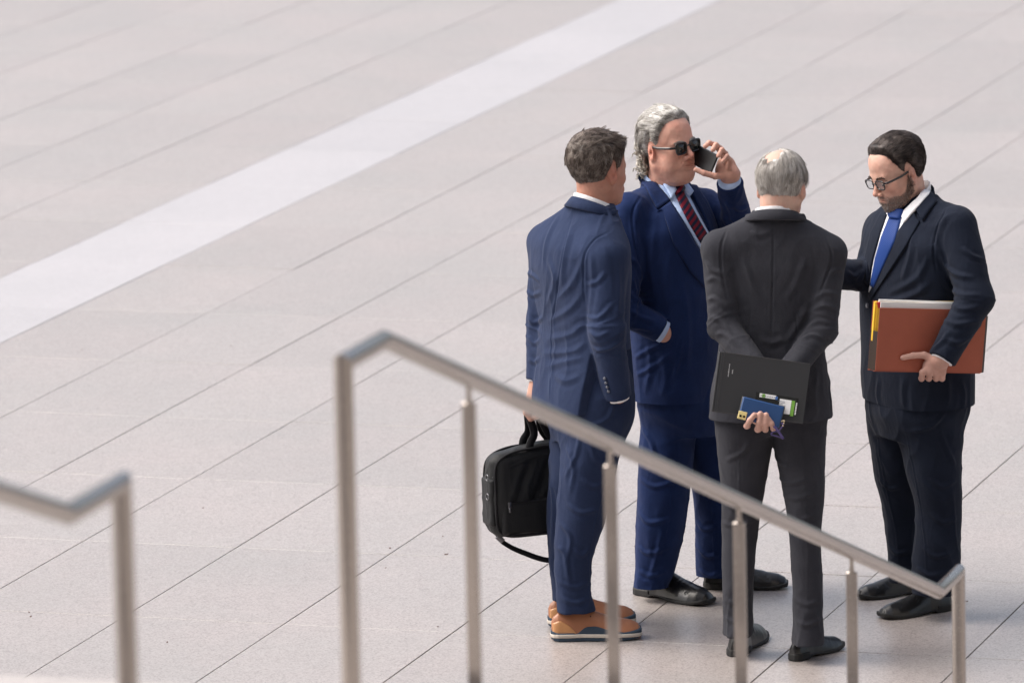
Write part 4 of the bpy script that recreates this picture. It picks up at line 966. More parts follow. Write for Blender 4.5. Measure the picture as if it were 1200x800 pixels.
# the bag that hangs from his left hand
def soft_bag():
    M_B = cloth_mat('black_nylon', (.006, .007, .008), (.011, .012, .014), .6, .05, weave=700, bump=.4, spec=.3)
    M_Z = plain_mat('gunmetal', (.16, .16, .17), .35, metal=1.0); M_STRAP = cloth_mat('black_webbing', (.010, .010, .012), (.017, .017, .019), .75, .05)
    c = P(633, 571, .20); a = .42; X = V3(cos(a), sin(a), 0); D = V3(sin(a), -cos(a), 0); Z = V3(0, 0, 1)   # D: out of the front face
    HL, HD, HH = .200, .060, .160
    base = c - Z * HH; M = np.stack([X, D, Z], 1)
    W = lambda x, d, z: c + X * x + D * d + Z * z
    root = bpy.data.objects.new('bag', None); COL.objects.link(root); root.location = base
    tag(root, 'black soft briefcase hanging at the knees of the man in tan shoes', 'bag')
    def f(p):
        q = (p - c.astype(f32)) @ M.astype(f32); x = q[:, 0]; z = q[:, 2]
        q = q.copy(); q[:, 2] = z + .10 * (x / HL) ** 2 * np.clip(z / HH, 0, 1) ** 1.5 * .28
        tp = 1 - .25 * np.clip(z / HH, 0, 1); q[:, 1] = q[:, 1] / tp
        return rbox(q, (0, 0, 0), (HL, HD, HH), .042) * .9 + .006 * np.sin(x * 17 + 1.0) * np.cos(z * 15)
    sg = []
    for poly in ([(-.15, .10), (.0, .135), (.15, .10)], [(-.16, .085), (0, .118), (.16, .085)]): sg.append((smooth_line([W(x, HD * .85, z) for x, z in poly], 12), .004, -.003))
    for poly in ([(-.05, .12), (-.10, .02), (-.15, -.08)], [(.02, .12), (-.02, .02), (-.08, -.07)], [(.10, .1), (.08, 0), (.10, -.06)]): sg.append((smooth_line([W(x, HD, z) for x, z in poly], 12), .014, -.008))
    lo, hi = bbox([W(sx * HL, sd * HD, sz * HH) for sx in (-1, 1) for sd in (-1, 1) for sz in (-1, 1)], .03)
    body = make_mesh('bag_body', f, lo, hi, .0045, M_B, root, base, sg, [crumple(Z, 12, 16, .004, seed=4)])
    # lower front pocket, with its zip
    fp = lambda p: rbox((p - c.astype(f32)) @ M.astype(f32), (0, HD - .012, -.085), (.176, .020, .060), .016)
    pk = make_mesh('front_pocket', fp, *bbox([W(x, HD, z) for x in (-.19, .19) for z in (-.16, 0)], .03), .0045, M_B, root, base, (), [crumple(Z, 14, 16, .003, seed=6)])
    for zz, dd, xx in ((-.034, HD + .005, .150), (-.150, HD + .004, .15)):
        mb = MB(); mb.tube(smooth_line([W(x, dd, zz + .006 * (x / .15) ** 2) for x in np.linspace(-xx, xx, 7)], 24), .0038, 8); mb.build('zip', M_STRAP, root, True, base=base)
    for x, zz, dd in ((-.150, -.036, HD + .009), (-.192, .055, .03), (-.19, .015, .04)):
        mb = MB(); mb.box(W(x, dd, zz), .006, .003, .011, X, D, Z, .0015); mb.tube([W(x, dd, zz - .008), W(x, dd + .002, zz - .026)], .004, 8); mb.build('zip_pull', M_Z, root, True, base=base)
    for s in (-1, 1):                           # piping round both faces
        pts = []
        for t in np.linspace(0, 2 * pi, 64, endpoint=False):
            x = np.sign(cos(t)) * abs(cos(t)) ** .32 * (HL - .006); z = np.sign(sin(t)) * abs(sin(t)) ** .32 * (HH - .005)
            z -= .028 * (x / HL) ** 2 * max(z / HH, 0) ** 1.5; tp = 1 - .25 * max(z / HH, 0); pts.append(W(x, s * (HD - .008) * tp, z))
        mb = MB(); mb.tube(pts + [pts[0]], .0045, 8); mb.build('piping', M_STRAP, root, True, base=base)
    # end pocket and its ring
    ep = lambda p: rbox((p - c.astype(f32)) @ M.astype(f32), (-HL + .004, 0, -.03), (.013, .044, .085), .012)
    make_mesh('end_pocket', ep, *bbox([W(-HL, d, z) for d in (-.05, .05) for z in (-.12, .09)], .03), .0045, M_B, root, base, (), [crumple(Z, 16, 20, .003, seed=8)])
    for z0 in (.062, -.006):
        ring = [W(-HL - .016, .028 + .011 * cos(t), z0 + .011 * sin(t)) for t in np.linspace(0, 2 * pi, 17)]
        mb = MB(); mb.tube(ring, .0022, 8); mb.build('ring', M_Z, root, True, base=base)
    hnd = P(622, 474, Y1H)                       # handles rise to the fist
    for s, dd in ((-1, .03), (1, -.03)):
        pts = [W(-.055, dd + .005, .135), W(-.048, dd, .17), W(-.030, dd * .8, .205), hnd + V3(-.012, 0, -.018), hnd + V3(.006, 0, -.008), hnd + V3(.02, 0, -.018), W(.020, dd * .8, .205), W(.048, dd, .165), W(.055, dd + .005, .135)]
        mb = MB(); mb.tube(smooth_line(pts, 44), .0135, 8, flat=D, squash=1.0)
        v = mb.v[0]; mb = MB(); top = smooth_line(pts, 40); rr_ = []
        T = nrm(np.gradient(top, axis=0))
        for i in range(40):
            sd_ = nrm(np.cross(T[i], D)); th = .0035; wd = .0135
            rr_.append([top[i] + sd_ * wd * sx + D * th * sz for sx, sz in ((-1, -1), (1, -1), (1, 1), (-1, 1))])
        mb.rings(rr_); mb.build('handle', M_STRAP, root, True, base=base)
    sp = [P(571, 557, .16), P(572, 575, .15), P(573, 597, .15), P(584, 628, .14), P(594, 638, .14), P(613, 647, .15), P(643, 656, .17), P(672, 650, .22), P(690, 625, .30), P(688, 585, .34), P(684, 560, .33)]
    top = smooth_line(sp, 70); T = nrm(np.gradient(top, axis=0)); rr_ = []
    for i in range(70):
        tw = .5 + .9 * math.sin(i * .09); sd_ = nrm(np.cross(T[i], nrm(D + V3(0, 0, tw)))); n_ = nrm(np.cross(sd_, T[i]))
        rr_.append([top[i] + sd_ * .0095 * sx + n_ * .0018 * sz for sx, sz in ((-1, -1), (1, -1), (1, 1), (-1, 1))])
    mb = MB(); mb.rings(rr_); mb.build('shoulder_strap', M_STRAP, root, True, base=base)
    mb = MB(); mb.box(P(586, 631, .13), .014, .004, .010, nrm(V3(.6, 0, -.6)), D, nrm(V3(.6, 0, .6)), .002); mb.build('strap_buckle', M_Z, root, True, base=base)
Y1H = .15
soft_bag()

# ================================================================== the man on the phone
def glasses(H, parent, base, lens_mat, thick=.0030, w_=.0245, h_=.0190, name='glasses', tw=.0028):
    root = None
    for s in (1, -1):
        loop = []
        for t in np.linspace(0, 2 * pi, 33):
            x = np.sign(cos(t)) * abs(cos(t)) ** .5 * w_; z = np.sign(sin(t)) * abs(sin(t)) ** .5 * h_; x *= 1 + .10 * z / h_; loop.append(H.wld((s * .0335 + x, .1000 - .10 * (abs(s * .0335 + x)) ** 2 * 6, z + .0015)))
        mb = MB(); mb.tube(loop, thick, 8)
        if root is None:
            br = [H.wld((-.011, .0995, .007)), H.wld((0, .1035, .009)), H.wld((.011, .0995, .007))]; mb.tube(smooth_line(br, 7), thick * .9, 8); root = mb.build(name, M_FRAME, parent, True, base=base)
        else: mb.build('rim', M_FRAME, root, True, base=base)
        c = [H.wld((s * .0335 + (loop_x), .0996 - .10 * (abs(s * .0335 + loop_x)) ** 2 * 6, lz + .0015)) for loop_x, lz in [(np.sign(cos(t)) * abs(cos(t)) ** .5 * w_ * .97, np.sign(sin(t)) * abs(sin(t)) ** .5 * h_ * .97) for t in np.linspace(0, 2 * pi, 33)[:-1]]]
        mb = MB(); n_ = H.M[:, 1] * .0008; mb.rings([[p - n_ for p in c], [p + n_ for p in c]]); mb.build('lens', lens_mat, root, True, base=base)
        xo = s * (.0335 + w_); tp = smooth_line([H.wld((xo, .0945, .008)), H.wld((s * .072, .080, .009)), H.wld((s * .0795, .03, .010)), H.wld((s * .0785, .0, .012)), H.wld((s * .079, -.018, .0))], 18)
        rr_ = [[p + H.M[:, 2] * tw * sz + H.M[:, 0] * .0017 * sx for sx, sz in ((-1, -1), (1, -1), (1, 1), (-1, 1))] for p in tp]
        mb = MB(); mb.rings(rr_); mb.build('temple', M_FRAME, root, True, base=base)
    return root
def tie_mat(name, c1, c2, ang, scale=70, width=.35, c3=None):
    m, n, l, b = new_mat(name); co = coords(n, l, (1, 1, 1), (0, ang, 0.2))
    wv = N(n, 'ShaderNodeTexWave', Scale=scale, Distortion=.6); wv.bands_direction = 'Z'; l.new(co, wv.inputs['Vector'])
    rp = n.new('ShaderNodeValToRGB'); rp.color_ramp.elements[0].color = (*c1, 1); rp.color_ramp.elements[1].color = (*c2, 1); rp.color_ramp.elements[0].position = .5 - width * .3; rp.color_ramp.elements[1].position = .5 + width * .3
    l.new(wv.outputs[0], rp.inputs[0]); l.new(rp.outputs[0], b.inputs['Base Color']); b.inputs['Roughness'].default_value = .6; b.inputs['Specular IOR Level'].default_value = .2
    return m
def man_phone():
    Y = .55; base = V3(.72, .52, 0); yaw = 2.0
    M_S = cloth_mat('royal_blue_wool', (.006, .015, .060), (.010, .025, .092), 0.85, .10)
    nb = P(779, 226, Y)
    H = Head(P(784, 171.5, .50), yaw=2.42, pitch=-.06, roll=-.09, scale=1.01, heavy=.004)
    shR, shL = P(738, 247, Y - .16), P(826, 241, Y + .10)
    elR, wrR = P(728, 362, Y - .24), P(774, 387, Y - .220)
    elL, wrL = P(866, 268, Y + .02), P(855, 213, Y - .11)
    body = secs([(472, 742, 846, Y, .75), (440, 741, 850, Y, .78), (400, 738, 852, Y, .80), (360, 735, 851, Y, .78), (320, 731, 848, Y, .72), (285, 728, 844, Y, .66),
                 (256, 734, 838, Y, .60), (240, 744, 828, Y, .60), (228, 755, 815, Y, .70), (218, 762, 806, Y, .8)], yaw, 2.35)
    def jf(p):
        d = smin(body(p), smin(rc(p, nb - V3(0, 0, .018), shL, .058, .060), rc(p, nb - V3(0, 0, .018), shR, .060, .062), .02), .05)
        aL = smin(rc(p, shL, elL, .062, .056), rc(p, elL, wrL, .054, .047), .015)
        aR = smin(rc(p, shR, elR, .066, .058), rc(p, elR, wrR, .057, .047), .02)
        for a, wr, el in ((aL, wrL, elL), (aR, wrR, elR)):
            a = smax(a, (p - wr.astype(f32)) @ nrm(wr - el).astype(f32), .006); d = smin(d, a, .014)
        return d
    segs = []
    pf = lambda poly, wd, am, n=10: segs.append(px_fold(jf, poly, wd, am, n))
    for a in ([(740, 320), (746, 350), (742, 380)], [(736, 340), (748, 352), (764, 352)], [(736, 362), (752, 372), (768, 376)], [(740, 384), (752, 384), (766, 388)], [(738, 300), (748, 312), (752, 330)],
              [(744, 420), (760, 410), (784, 400)], [(746, 440), (764, 430), (790, 412)], [(800, 390), (796, 420), (786, 450)], [(858, 240), (868, 246), (880, 240)], [(856, 256), (866, 262), (882, 256)], [(850, 236), (856, 246), (858, 262)]):
        pf(a, .010, .008)
    for a in ([(752, 235), (744, 262), (748, 292)], [(768, 250), (764, 300), (766, 350)], [(785, 290), (782, 340), (788, 390)], [(760, 400), (762, 430), (756, 462)], [(776, 410), (780, 440), (776, 465)], [(800, 330), (806, 380), (804, 440)]):
        pf(a, .015, .007)
    pf([(752, 228), (741, 250), (744, 285), (750, 315)], .005, -.004, 14)
    segs.append((smooth_line([P(770, 372, .25), P(790, 395, .2), P(806, 412, .2)], 8), .006, -.003))
    LA = secs([(700, 742, 782, .50, 1.15), (685, 743, 784, .50, 1.15), (670, 744, 789, .50, 1.15), (635, 745, 799, .50, 1.05), (590, 747, 806, .50, 1.0), (540, 749, 812, .51, 1.0), (500, 750, 815, .52, 1.0), (460, 750, 816, .53, 1.0)], 1.85, 2.2)
    LB = secs([(694, 818, 864, .68, 1.2), (680, 817, 862, .68, 1.15), (658, 816, 864, .67, 1.15), (620, 815, 868, .66, 1.05), (585, 812, 872, .65, 1.0), (540, 806, 870, .63, 1.0), (500, 800, 866, .61, 1.0), (460, 795, 860, .58, 1.0)], 1.85, 2.2)
    hipl = secs([(505, 765, 850, Y, .9), (480, 752, 850, Y, .8), (450, 750, 850, Y, .8), (420, 755, 845, Y, .8)], 2.0, 2.3)
    tf = lambda p: smin(smin(LA(p), LB(p), .010), hipl(p), .03)
    tsegs = []
    tp = lambda poly, wd, am, n=10: tsegs.append(px_fold(tf, poly, wd, am, n))
    tp([(790, 480), (790, 540), (785, 600), (774, 650), (768, 690)], .004, .003, 30); tp([(832, 560), (836, 620), (838, 684)], .004, .003, 20)
    for a in ([(750, 560), (768, 570), (800, 560)], [(748, 600), (762, 612), (790, 606)], [(747, 640), (760, 648), (784, 640)], [(748, 668), (762, 674), (782, 668)], [(818, 640), (830, 652), (846, 646)], [(820, 666), (832, 674), (848, 668)], [(816, 610), (826, 620), (844, 614)], [(752, 500), (764, 520), (770, 550)], [(776, 620), (770, 650), (760, 680)]):
        tp(a, .010, .008)
    sk = (.62, .345, .265)
    ank = [(P(775, 610, .50), P(760, 690, .50), P(780, 475, .52)), (P(842, 610, .66), P(838, 685, .68), P(830, 475, .60))]
    ib, blo, bhi = inner_body(nb - V3(0, 0, .06), P(750, 262, Y - .12), P(815, 252, Y + .08), P(800, 450, Y), ank, [(shR, elR, wrR), (shL, elL, wrL)])
    hd = lambda p: smin(smin(H.full(p), rce(p, H.wld((0, -.022, -.055)), nb - V3(0, 0, .03), .060, .066, rgt(yaw), 1.08), .03), ell(p, H.wld((0, .035, -.112)), (.042, .042, .022), H.M), .03)
    # left hand round the phone
    Yp = .44
    fs = [finger([P(845, 178, .42), P(838, 170, .40), P(831, 167.5, .375), P(826.5, 171.5, .36)], .0105, .0085),
          finger([P(848, 184, .41), P(844, 174, .385), P(839, 170, .355), P(835.5, 175.5, .345)], .0108, .0088),
          finger([P(851, 190, .40), P(850, 180, .375), P(846, 175.5, .345), P(842, 182.5, .335)], .0104, .0084),
          finger([P(854, 196, .395), P(856, 188, .365), P(852, 183, .340), P(847, 189, .33)], .0092, .0076),
          finger([P(851, 206, .42), P(838, 206.5, .39), P(825, 203, .385), P(815.5, 199, .39)], .0125, .0088)]
    hf = hand_f([(wrL, P(857, 204, .42), .028, .029, V3(1, 0, 0), 1.15)], [(P(851, 196, .43), (.036, .022, .042), frame(0.2)), (P(848, 200, .42), (.03, .018, .024), frame(0))], fs)
    hr = P(783, 393, Y - .150)
    hf2 = hand_f([(wrR, hr, .030, .032, V3(0, 0, 1), 1.2)], [(P(790, 398, Y - .10), (.036, .020, .032), frame(0))],
                 [finger([P(790, 394 + 4 * i, Y - .09), P(798, 396 + 4 * i, Y - .08), P(804, 400 + 4 * i, Y - .06)], .010, .008) for i in range(4)] + [finger([P(784, 392, Y - .12), P(789, 392, Y - .10), P(794, 394, Y - .08)], .011, .009)])
    tn = skin_tint(H, sk)
    man = person('person', 'grey haired man in royal blue suit talking on a phone', base,
                 [(hd, *bbox([H.c, nb], .16), .0026, tn, face_folds(H)), (hf, *bbox([wrL, P(830, 165, .30), P(858, 170, .30), P(812, 196, .45)], .06), .0024, (.56, .31, .24)), (hf2, *bbox([wrR, hr], .08), .003, sk), (ib, blo, bhi, .014, sk)])
    lo, hi = bbox([P(700, 480, Y - .4), P(900, 195, Y + .35)], .03)
    jk = make_mesh('jacket', jf, lo, hi, .0042, M_S, man, base, segs, [crumple(V3(0, 0, 1), 6, 13, .0045, seed=12), elbow_creases(shR, elR, wrR, 12.1, .10, .007), elbow_creases(shL, elL, wrL, 15.4)])
    tr = make_mesh('trousers', tf, *bbox([P(735, 700, .2), P(885, 415, .95)], .03), .0048, M_S, man, base, tsegs, [crumple(V3(0, 0, 1), 8, 17, .005, seed=13.2), crumple(nrm(V3(.6, 0, 1)), 20, 8, .0024, seed=16)])
    M_TIE = tie_mat('striped_tie_silk', (.16, .007, .020), (.008, .010, .032), .75, 15)
    quad_patch(jf, [(757, 208), (770, 218), (784, 232), (804, 264), (823, 297)], [(797, 214), (805, 226), (815, 246), (829, 272), (834, 296)], 14, 34, .0, .0045).build('shirt_front', M_BLUE, man, True, base=base)
    quad_patch(jf, [(790, 227), (796, 242), (806, 262), (819, 284), (824, 292)], [(799, 225), (808, 242), (819, 262), (830, 280), (832, 292)], 8, 24, .005, .0075, grow=lambda a, u: .6 + .4 * np.sin(pi * u)).build('tie', M_TIE, man, True, base=base)
    quad_patch(jf, [(788, 219), (789, 224), (791, 229)], [(799, 217), (801, 222), (799, 228)], 7, 8, .006, .016, grow=lambda a, u: .4 + .6 * np.sin(pi * u)).build('tie_knot', M_TIE, man, True, base=base)
    quad_patch(jf, [(757, 199), (766, 207), (779, 222), (786, 236)], [(764, 196), (776, 206), (789, 218), (791, 225)], 6, 16, .010, .006).build('collar_leaf', M_BLUE, man, True, base=base)
    quad_patch(jf, [(796, 217), (801, 226), (806, 232)], [(797, 211), (803, 216), (810, 226)], 5, 8, .008, .005).build('collar_leaf', M_BLUE, man, True, base=base)
    quad_patch(jf, [(747, 207), (757, 222), (770, 246)], [(757, 204), (771, 219), (785, 236)], 6, 16, .004, .006).build('jacket_collar', M_S, jk, True, base=base)
    quad_patch(jf, [(770, 249), (776, 246), (789, 286), (808, 318), (826, 338)], [(785, 238), (792, 250), (805, 272), (822, 299), (834, 322)], 10, 26, .004, .005, grow=lambda a, u: .6 + .5 * u).build('lapel', M_S, jk, True, base=base)
    quad_patch(jf, [(803, 216), (812, 232), (824, 254), (834, 280)], [(815, 219), (828, 238), (838, 262), (843, 288)], 8, 22, .004, .005).build('lapel', M_S, jk, True, base=base)
    shirt_collar(man, base, M_BLUE, nb + V3(0, 0, .0), yaw, .074, .068, .075, .020, .055, span=2.5)
    suit_collar(jk, base, M_S, nb + V3(0, 0, 0), yaw, .090, .078, .050, -.030, .040, 1.5)
    for wr, el, r in ((wrR, elR, .040), (wrL, elL, .041)):
        d_ = nrm(wr - el); mb = MB(); mb.tube([wr - d_ * .02, wr + d_ * .016], [r, r], 28); mb.build('shirt_cuff', M_BLUE, man, True, base=base)
    glasses(H, man, base, glass_mat('smoked_lens', (.022, .026, .022), .05, .82), .0026, .0245, .0200, tw=.0042)
    # hair combed back to loose curls at the nape, eyebrows
    gr = [(.17, .155, .135), (.42, .40, .37), (.70, .685, .66)]
    def mask(q):
        m = hairline(q, .010, .012, .0); return m + .002 * vnoise(q * 90)
    thick = lambda q: .007 + .012 * np.clip((q[:, 2] - .02) / .07, 0, 1) + .020 * np.clip((-.03 - q[:, 1]) / .06, 0, 1) * np.clip((.06 - q[:, 2]) / .08, 0, 1) + .003 * vnoise(q * 35)
    def flow(q):
        b_ = np.clip((-.02 - q[:, 1]) / .06, 0, 1)[:, None]; return (1 - b_) * np.array((0, -1, .05)) + b_ * np.array((0, -.25, -1.))
    hair(H, 'hair', man, base, mask, thick, flow, lambda q: .040 + .030 * np.clip((-.02 - q[:, 1]) / .05, 0, 1) * np.clip((.04 - q[:, 2]) / .06, 0, 1), gr, n=9000, segs=7, wob=.20, lift=.03, curl=.5, seed=8, rad=.0007, nclump=520, body=jf, capmul=.9, clump=.5, ramp=.055)
    hair(H, 'stray_hair', man, base, mask, lambda q: thick(q) - .003, flow, lambda q: .045 + 0 * q[:, 0], gr, n=420, wob=.6, lift=.30, seed=28, rad=.0005, clump=.1, nclump=120, ramp=.055)
    curls(H, man, base, 170, [(.42, .38, .32), (.78, .75, .68)])
    brows(H, man, base, [(.30, .27, .24), (.5, .48, .45)])
    eyes(H, man, base)
    shoe(man, base, G(745, 694), G(833, 709), M_SHOE, (M_SOLE,))
    shoe(man, base, G(824, 689), G(924, 688), M_SHOE, (M_SOLE,))
    return man
def brows(H, parent, base, cols, n=220, dz=0.0):
    rg = np.random.default_rng(2); c = np.array(cols)
    for s in (1, -1):
        mb = MB()
        for i in range(n // 2):
            u = rg.random(); x = .012 + .036 * u; q = np.array([[s * x, .095, .0205 + .005 * sin(u * 3) + rg.normal(0, .0016) + dz]], f32)
            for _ in range(12): q[0, 1] -= head_full(q)[0] * .8
            a = H.wld(q[0]); e = H.wld(q[0] + np.array([s * .006, .003, .0035 - .004 * u])); mb.tube([a, (a + e) / 2 + H.M[:, 1] * .001, e], [.0007, .0006, .0003], 3)
        o = mb.build('eyebrow', M_HAIR, parent, True, base=base); o['kind'] = 'stuff'; nv = len(o.data.vertices); at = o.data.attributes.new('tint', 'FLOAT_COLOR', 'POINT')
        t4 = np.ones((nv, 4), np.float32); t4[:, :3] = c[0] + (c[-1] - c[0]) * rg.random((nv, 1)); at.data.foreach_set('color', t4.ravel())
M_EYE = plain_mat('eyeball', (.70, .66, .62), .15, coat=.5, var=.03); M_IRIS = plain_mat('iris', (.05, .03, .02), .15, coat=.5)
def eyes(H, parent, base):
    for s in (1, -1):
        mb = MB(); c = np.array((s * .031, .0765, -.001)); rings = []
        for a in np.linspace(.02, 1.3, 7): rings.append([H.wld(c + .0128 * np.array((sin(a) * cos(t), cos(a), sin(a) * sin(t) * .42 - .0008))) for t in np.linspace(0, 2 * pi, 17)[:-1]])
        mb.rings(rings[::-1]); e = mb.build('eye', M_EYE, parent, True, base=base)
        mb = MB(); mb.tube([H.wld(c + np.array((0, .0120, -.001))), H.wld(c + np.array((0, .0134, -.001)))], .0045, 12, squash=1); mb.build('iris', M_IRIS, e, True, base=base)
m2 = man_phone()

def phone(name, label, c, X, Y_, Z_, hx, hy, hz, mats, cat='phone', camera_side=1, lens=(-.6, .6)):
    """X, Z_ in the plane of the phone, Y_ its thickness"""
    root = bpy.data.objects.new(name, None); COL.objects.link(root); root.location = c; tag(root, label, cat)
    mb = MB(); mb.box(c, hx, hz, hy, X, Z_, Y_, .0035); autosmooth(mb.build('case', mats[0], root, base=c))
    mb = MB(); mb.box(c - Y_ * camera_side * (hy + .0003), hx - .004, hz - .004, .0006, X, Z_, Y_); mb.build('screen', mats[1], root, base=c)
    return root
M_BLACKG = plain_mat('black_glass', (.004, .004, .005), .06, coat=.6, var=0); M_CASE = plain_mat('black_case', (.008, .008, .009), .35)
# the phone at his ear: corners read off the picture at their distances
A_, B_, D_ = P(806, 166, .50), P(841, 184.5, .385), P(799, 190, .49)
X_ = nrm(B_ - A_); Z_ = nrm((A_ - D_) - X_ * ((A_ - D_) @ X_)); N_ = np.cross(X_, Z_); N_ = N_ if N_[1] < 0 else -N_
phc = (B_ + P(835, 202, .395)) / 2 - X_ * .074
phone('phone', 'black phone held to the ear by the grey haired man', phc, X_, N_, Z_, .074, .0045, .0355, (M_CASE, M_BLACKG))

# ================================================================== the bearded man with the folder
def man_bearded():
    Y = .22; base = V3(1.36, .24, 0); yaw = -2.05
    M_S = cloth_mat('midnight_wool', (.0052, .0082, .0180), (.0095, .0145, .0290), 0.85, .10)
    nb = P(1068, 236, Y + .02)
    H = Head(P(1051.5, 203.5, .20), yaw=-2.11, pitch=.335, roll=-.07, scale=1.0)
    shL, shR = P(1121, 265, Y - .17), P(1035, 268, Y + .17)
    elL, wrL = P(1143, 350, Y - .28), P(1104, 421, Y - .345)
    elR, wrR = P(1020, 322, Y + .06), P(962, 322, Y - .12)
    body = secs([(482, 1017, 1138, Y, .70), (450, 1014, 1138, Y, .72), (410, 1013, 1136, Y, .72), (370, 1012, 1134, Y, .70), (335, 1013, 1132, Y, .66), (300, 1014, 1130, Y, .60),
                 (274, 1019, 1126, Y, .56), (258, 1030, 1115, Y, .58), (244, 1044, 1102, Y, .66), (232, 1054, 1092, Y, .8)], yaw, 2.35)
    def jf(p):
        d = smin(body(p), smin(rc(p, nb - V3(0, 0, .018), shL, .060, .066), rc(p, nb - V3(0, 0, .018), shR, .058, .060), .02), .05)
        aL = smin(rc(p, shL, elL, .072, .064), rc(p, elL, wrL, .064, .050), .025)
        aR = smin(rc(p, shR, elR, .062, .057), rc(p, elR, wrR, .058, .050), .02)
        for a, wr, el in ((aL, wrL, elL), (aR, wrR, elR)):
            a = smax(a, (p - wr.astype(f32)) @ nrm(wr - el).astype(f32), .006); d = smin(d, a, .014)
        return d
    segs = []
    pf = lambda poly, wd, am, n=10: segs.append(px_fold(jf, poly, wd, am, n))
    for a in ([(1100, 300), (1118, 320), (1142, 326)], [(1104, 325), (1122, 344), (1150, 346)], [(1108, 350), (1126, 362), (1152, 358)], [(1104, 374), (1122, 380), (1146, 376)], [(1108, 396), (1122, 402), (1140, 394)], [(1094, 285), (1104, 300), (1112, 322)],
              [(1126, 290), (1140, 300), (1154, 304)], [(1092, 410), (1104, 400), (1112, 388)], [(992, 318), (1002, 324), (1012, 316)], [(1020, 300), (1014, 316), (1008, 330)], [(1000, 335), (1010, 340), (1016, 334)]):
        pf(a, .011, .008)
    for a in ([(1088, 300), (1074, 326), (1040, 345)], [(1092, 330), (1070, 346), (1036, 356)], [(1070, 270), (1066, 300), (1056, 330)], [(1110, 440), (1112, 460), (1110, 478)], [(1060, 440), (1058, 460), (1060, 480)], [(1030, 440), (1028, 462), (1032, 480)], [(1126, 445), (1130, 462), (1128, 480)], [(1112, 250), (1104, 262), (1096, 290)]):
        pf(a, .014, .007)
    pf([(1109, 244), (1098, 268), (1094, 296), (1098, 322)], .005, -.0045, 14)
    LN = secs([(694, 1070, 1124, .11, 1.1), (668, 1069, 1125, .11, 1.1), (640, 1071, 1125, .11, 1.0), (600, 1073, 1126, .12, .95), (559, 1064, 1126, .13, .95), (530, 1058, 1126, .14, .95), (495, 1046, 1130, .16, .95), (465, 1040, 1132, .17, .95)], -1.9, 2.2)
    LF = secs([(680, 1043, 1078, .36, 1.1), (640, 1040, 1080, .36, 1.1), (600, 1035, 1078, .36, 1.0), (559, 1025, 1080, .34, .95), (520, 1020, 1080, .32, .95), (490, 1017, 1080, .30, .95), (465, 1018, 1080, .29, .95)], -1.9, 2.2)
    hipl = secs([(508, 1030, 1118, Y, .9), (482, 1020, 1132, Y, .8), (455, 1020, 1132, Y, .75), (425, 1024, 1126, Y, .75)], -2.0, 2.3)
    tf = lambda p: smin(smin(LN(p), LF(p), .010), hipl(p), .03)
    tsegs = []
    tp = lambda poly, wd, am, n=10: tsegs.append(px_fold(tf, poly, wd, am, n))
    tp([(1060, 500), (1072, 560), (1082, 620), (1086, 688)], .004, .003, 30); tp([(1026, 500), (1036, 560), (1050, 620), (1054, 672)], .004, .003, 30)
    for a in ([(1080, 640), (1096, 652), (1118, 646)], [(1074, 664), (1090, 674), (1114, 668)], [(1090, 600), (1104, 612), (1122, 606)], [(1042, 640), (1052, 648), (1066, 644)], [(1044, 660), (1054, 668), (1068, 664)], [(1100, 500), (1112, 530), (1120, 545)],
              [(1090, 560), (1104, 570), (1122, 562)], [(1078, 684), (1094, 690), (1116, 684)], [(1110, 480), (1090, 500), (1066, 505)], [(1030, 560), (1042, 572), (1056, 570)]):
        tp(a, .010, .008)
    sk = (.60, .37, .29)
    ank = [(P(1095, 610, .12), P(1096, 690, .11), P(1085, 475, .17)), (P(1058, 610, .36), P(1064, 678, .36), P(1055, 475, .29))]
    ib, blo, bhi = inner_body(nb - V3(0, 0, .06), P(1108, 280, Y - .12), P(1045, 282, Y + .12), P(1080, 450, Y), ank, [(shL, elL, wrL), (shR, elR, wrR)])
    hd = lambda p: smin(H.full(p), rce(p, H.wld((0, -.028, -.045)), nb - V3(0, 0, .03), .055, .063, rgt(yaw), 1.05), .025)
    Yf = Y - .312
    fs = [finger([P(1096, 421, Yf), P(1083, 416, Yf), P(1070, 416.5, Yf - .006), P(1058, 419, Yf - .014)], .0135, .0092)]
    for i, x in enumerate((1081, 1089.5, 1098, 1105)):
        fs.append(finger([P(1094 + i * 4, 428, Yf), P(x, 436, Yf - .006), P(x - 1, 443.5, Yf + .012), P(x - 2, 443, Yf + .045)], .0118, .0090))
    hf = hand_f([(wrL, P(1100, 424, Yf + .004), .028, .030, V3(1, 0, -.4), 1.15)], [(P(1094, 428, Yf + .002), (.040, .017, .034), frame(0, 0, .5))], fs, k=.007)
    hr = P(950, 320, Y - .16)
    hf2 = hand_f([(wrR, hr, .028, .028, V3(0, 0, 1), 1.2)], [(P(942, 320, Y - .18), (.042, .018, .036), frame(0))],
                 [finger([P(936, 311 + 6 * i, Y - .18), P(926, 312 + 6 * i, Y - .19), P(918, 314 + 6 * i, Y - .185)], .010, .008) for i in range(4)] + [finger([P(948, 312, Y - .18), P(940, 306, Y - .20), P(933, 303, Y - .20)], .011, .009)])
    def bmask(q):
        z = q[:, 2]; y = q[:, 1]; up_ = np.interp(y, [-.02, .0, .012, .03, .05, .07, .09, .11], [-.02, .012, -.012, -.046, -.056, -.052, -.044, -.044])
        m = np.minimum(np.minimum(up_ - z, z + .135), y + .004); lip = np.sqrt(((q - np.array((0, .094, -.0625), f32)) ** 2 / np.array((1.4, 1, .62), f32) ** 2).sum(1)) - .015
        m = np.minimum(m, lip * .8)
        nk = np.interp(y, [0, .03, .08], [-.068, -.092, -.116]); return np.minimum(m, z - nk)
    tn = skin_tint(H, sk, bmask, (.125, .088, .072))
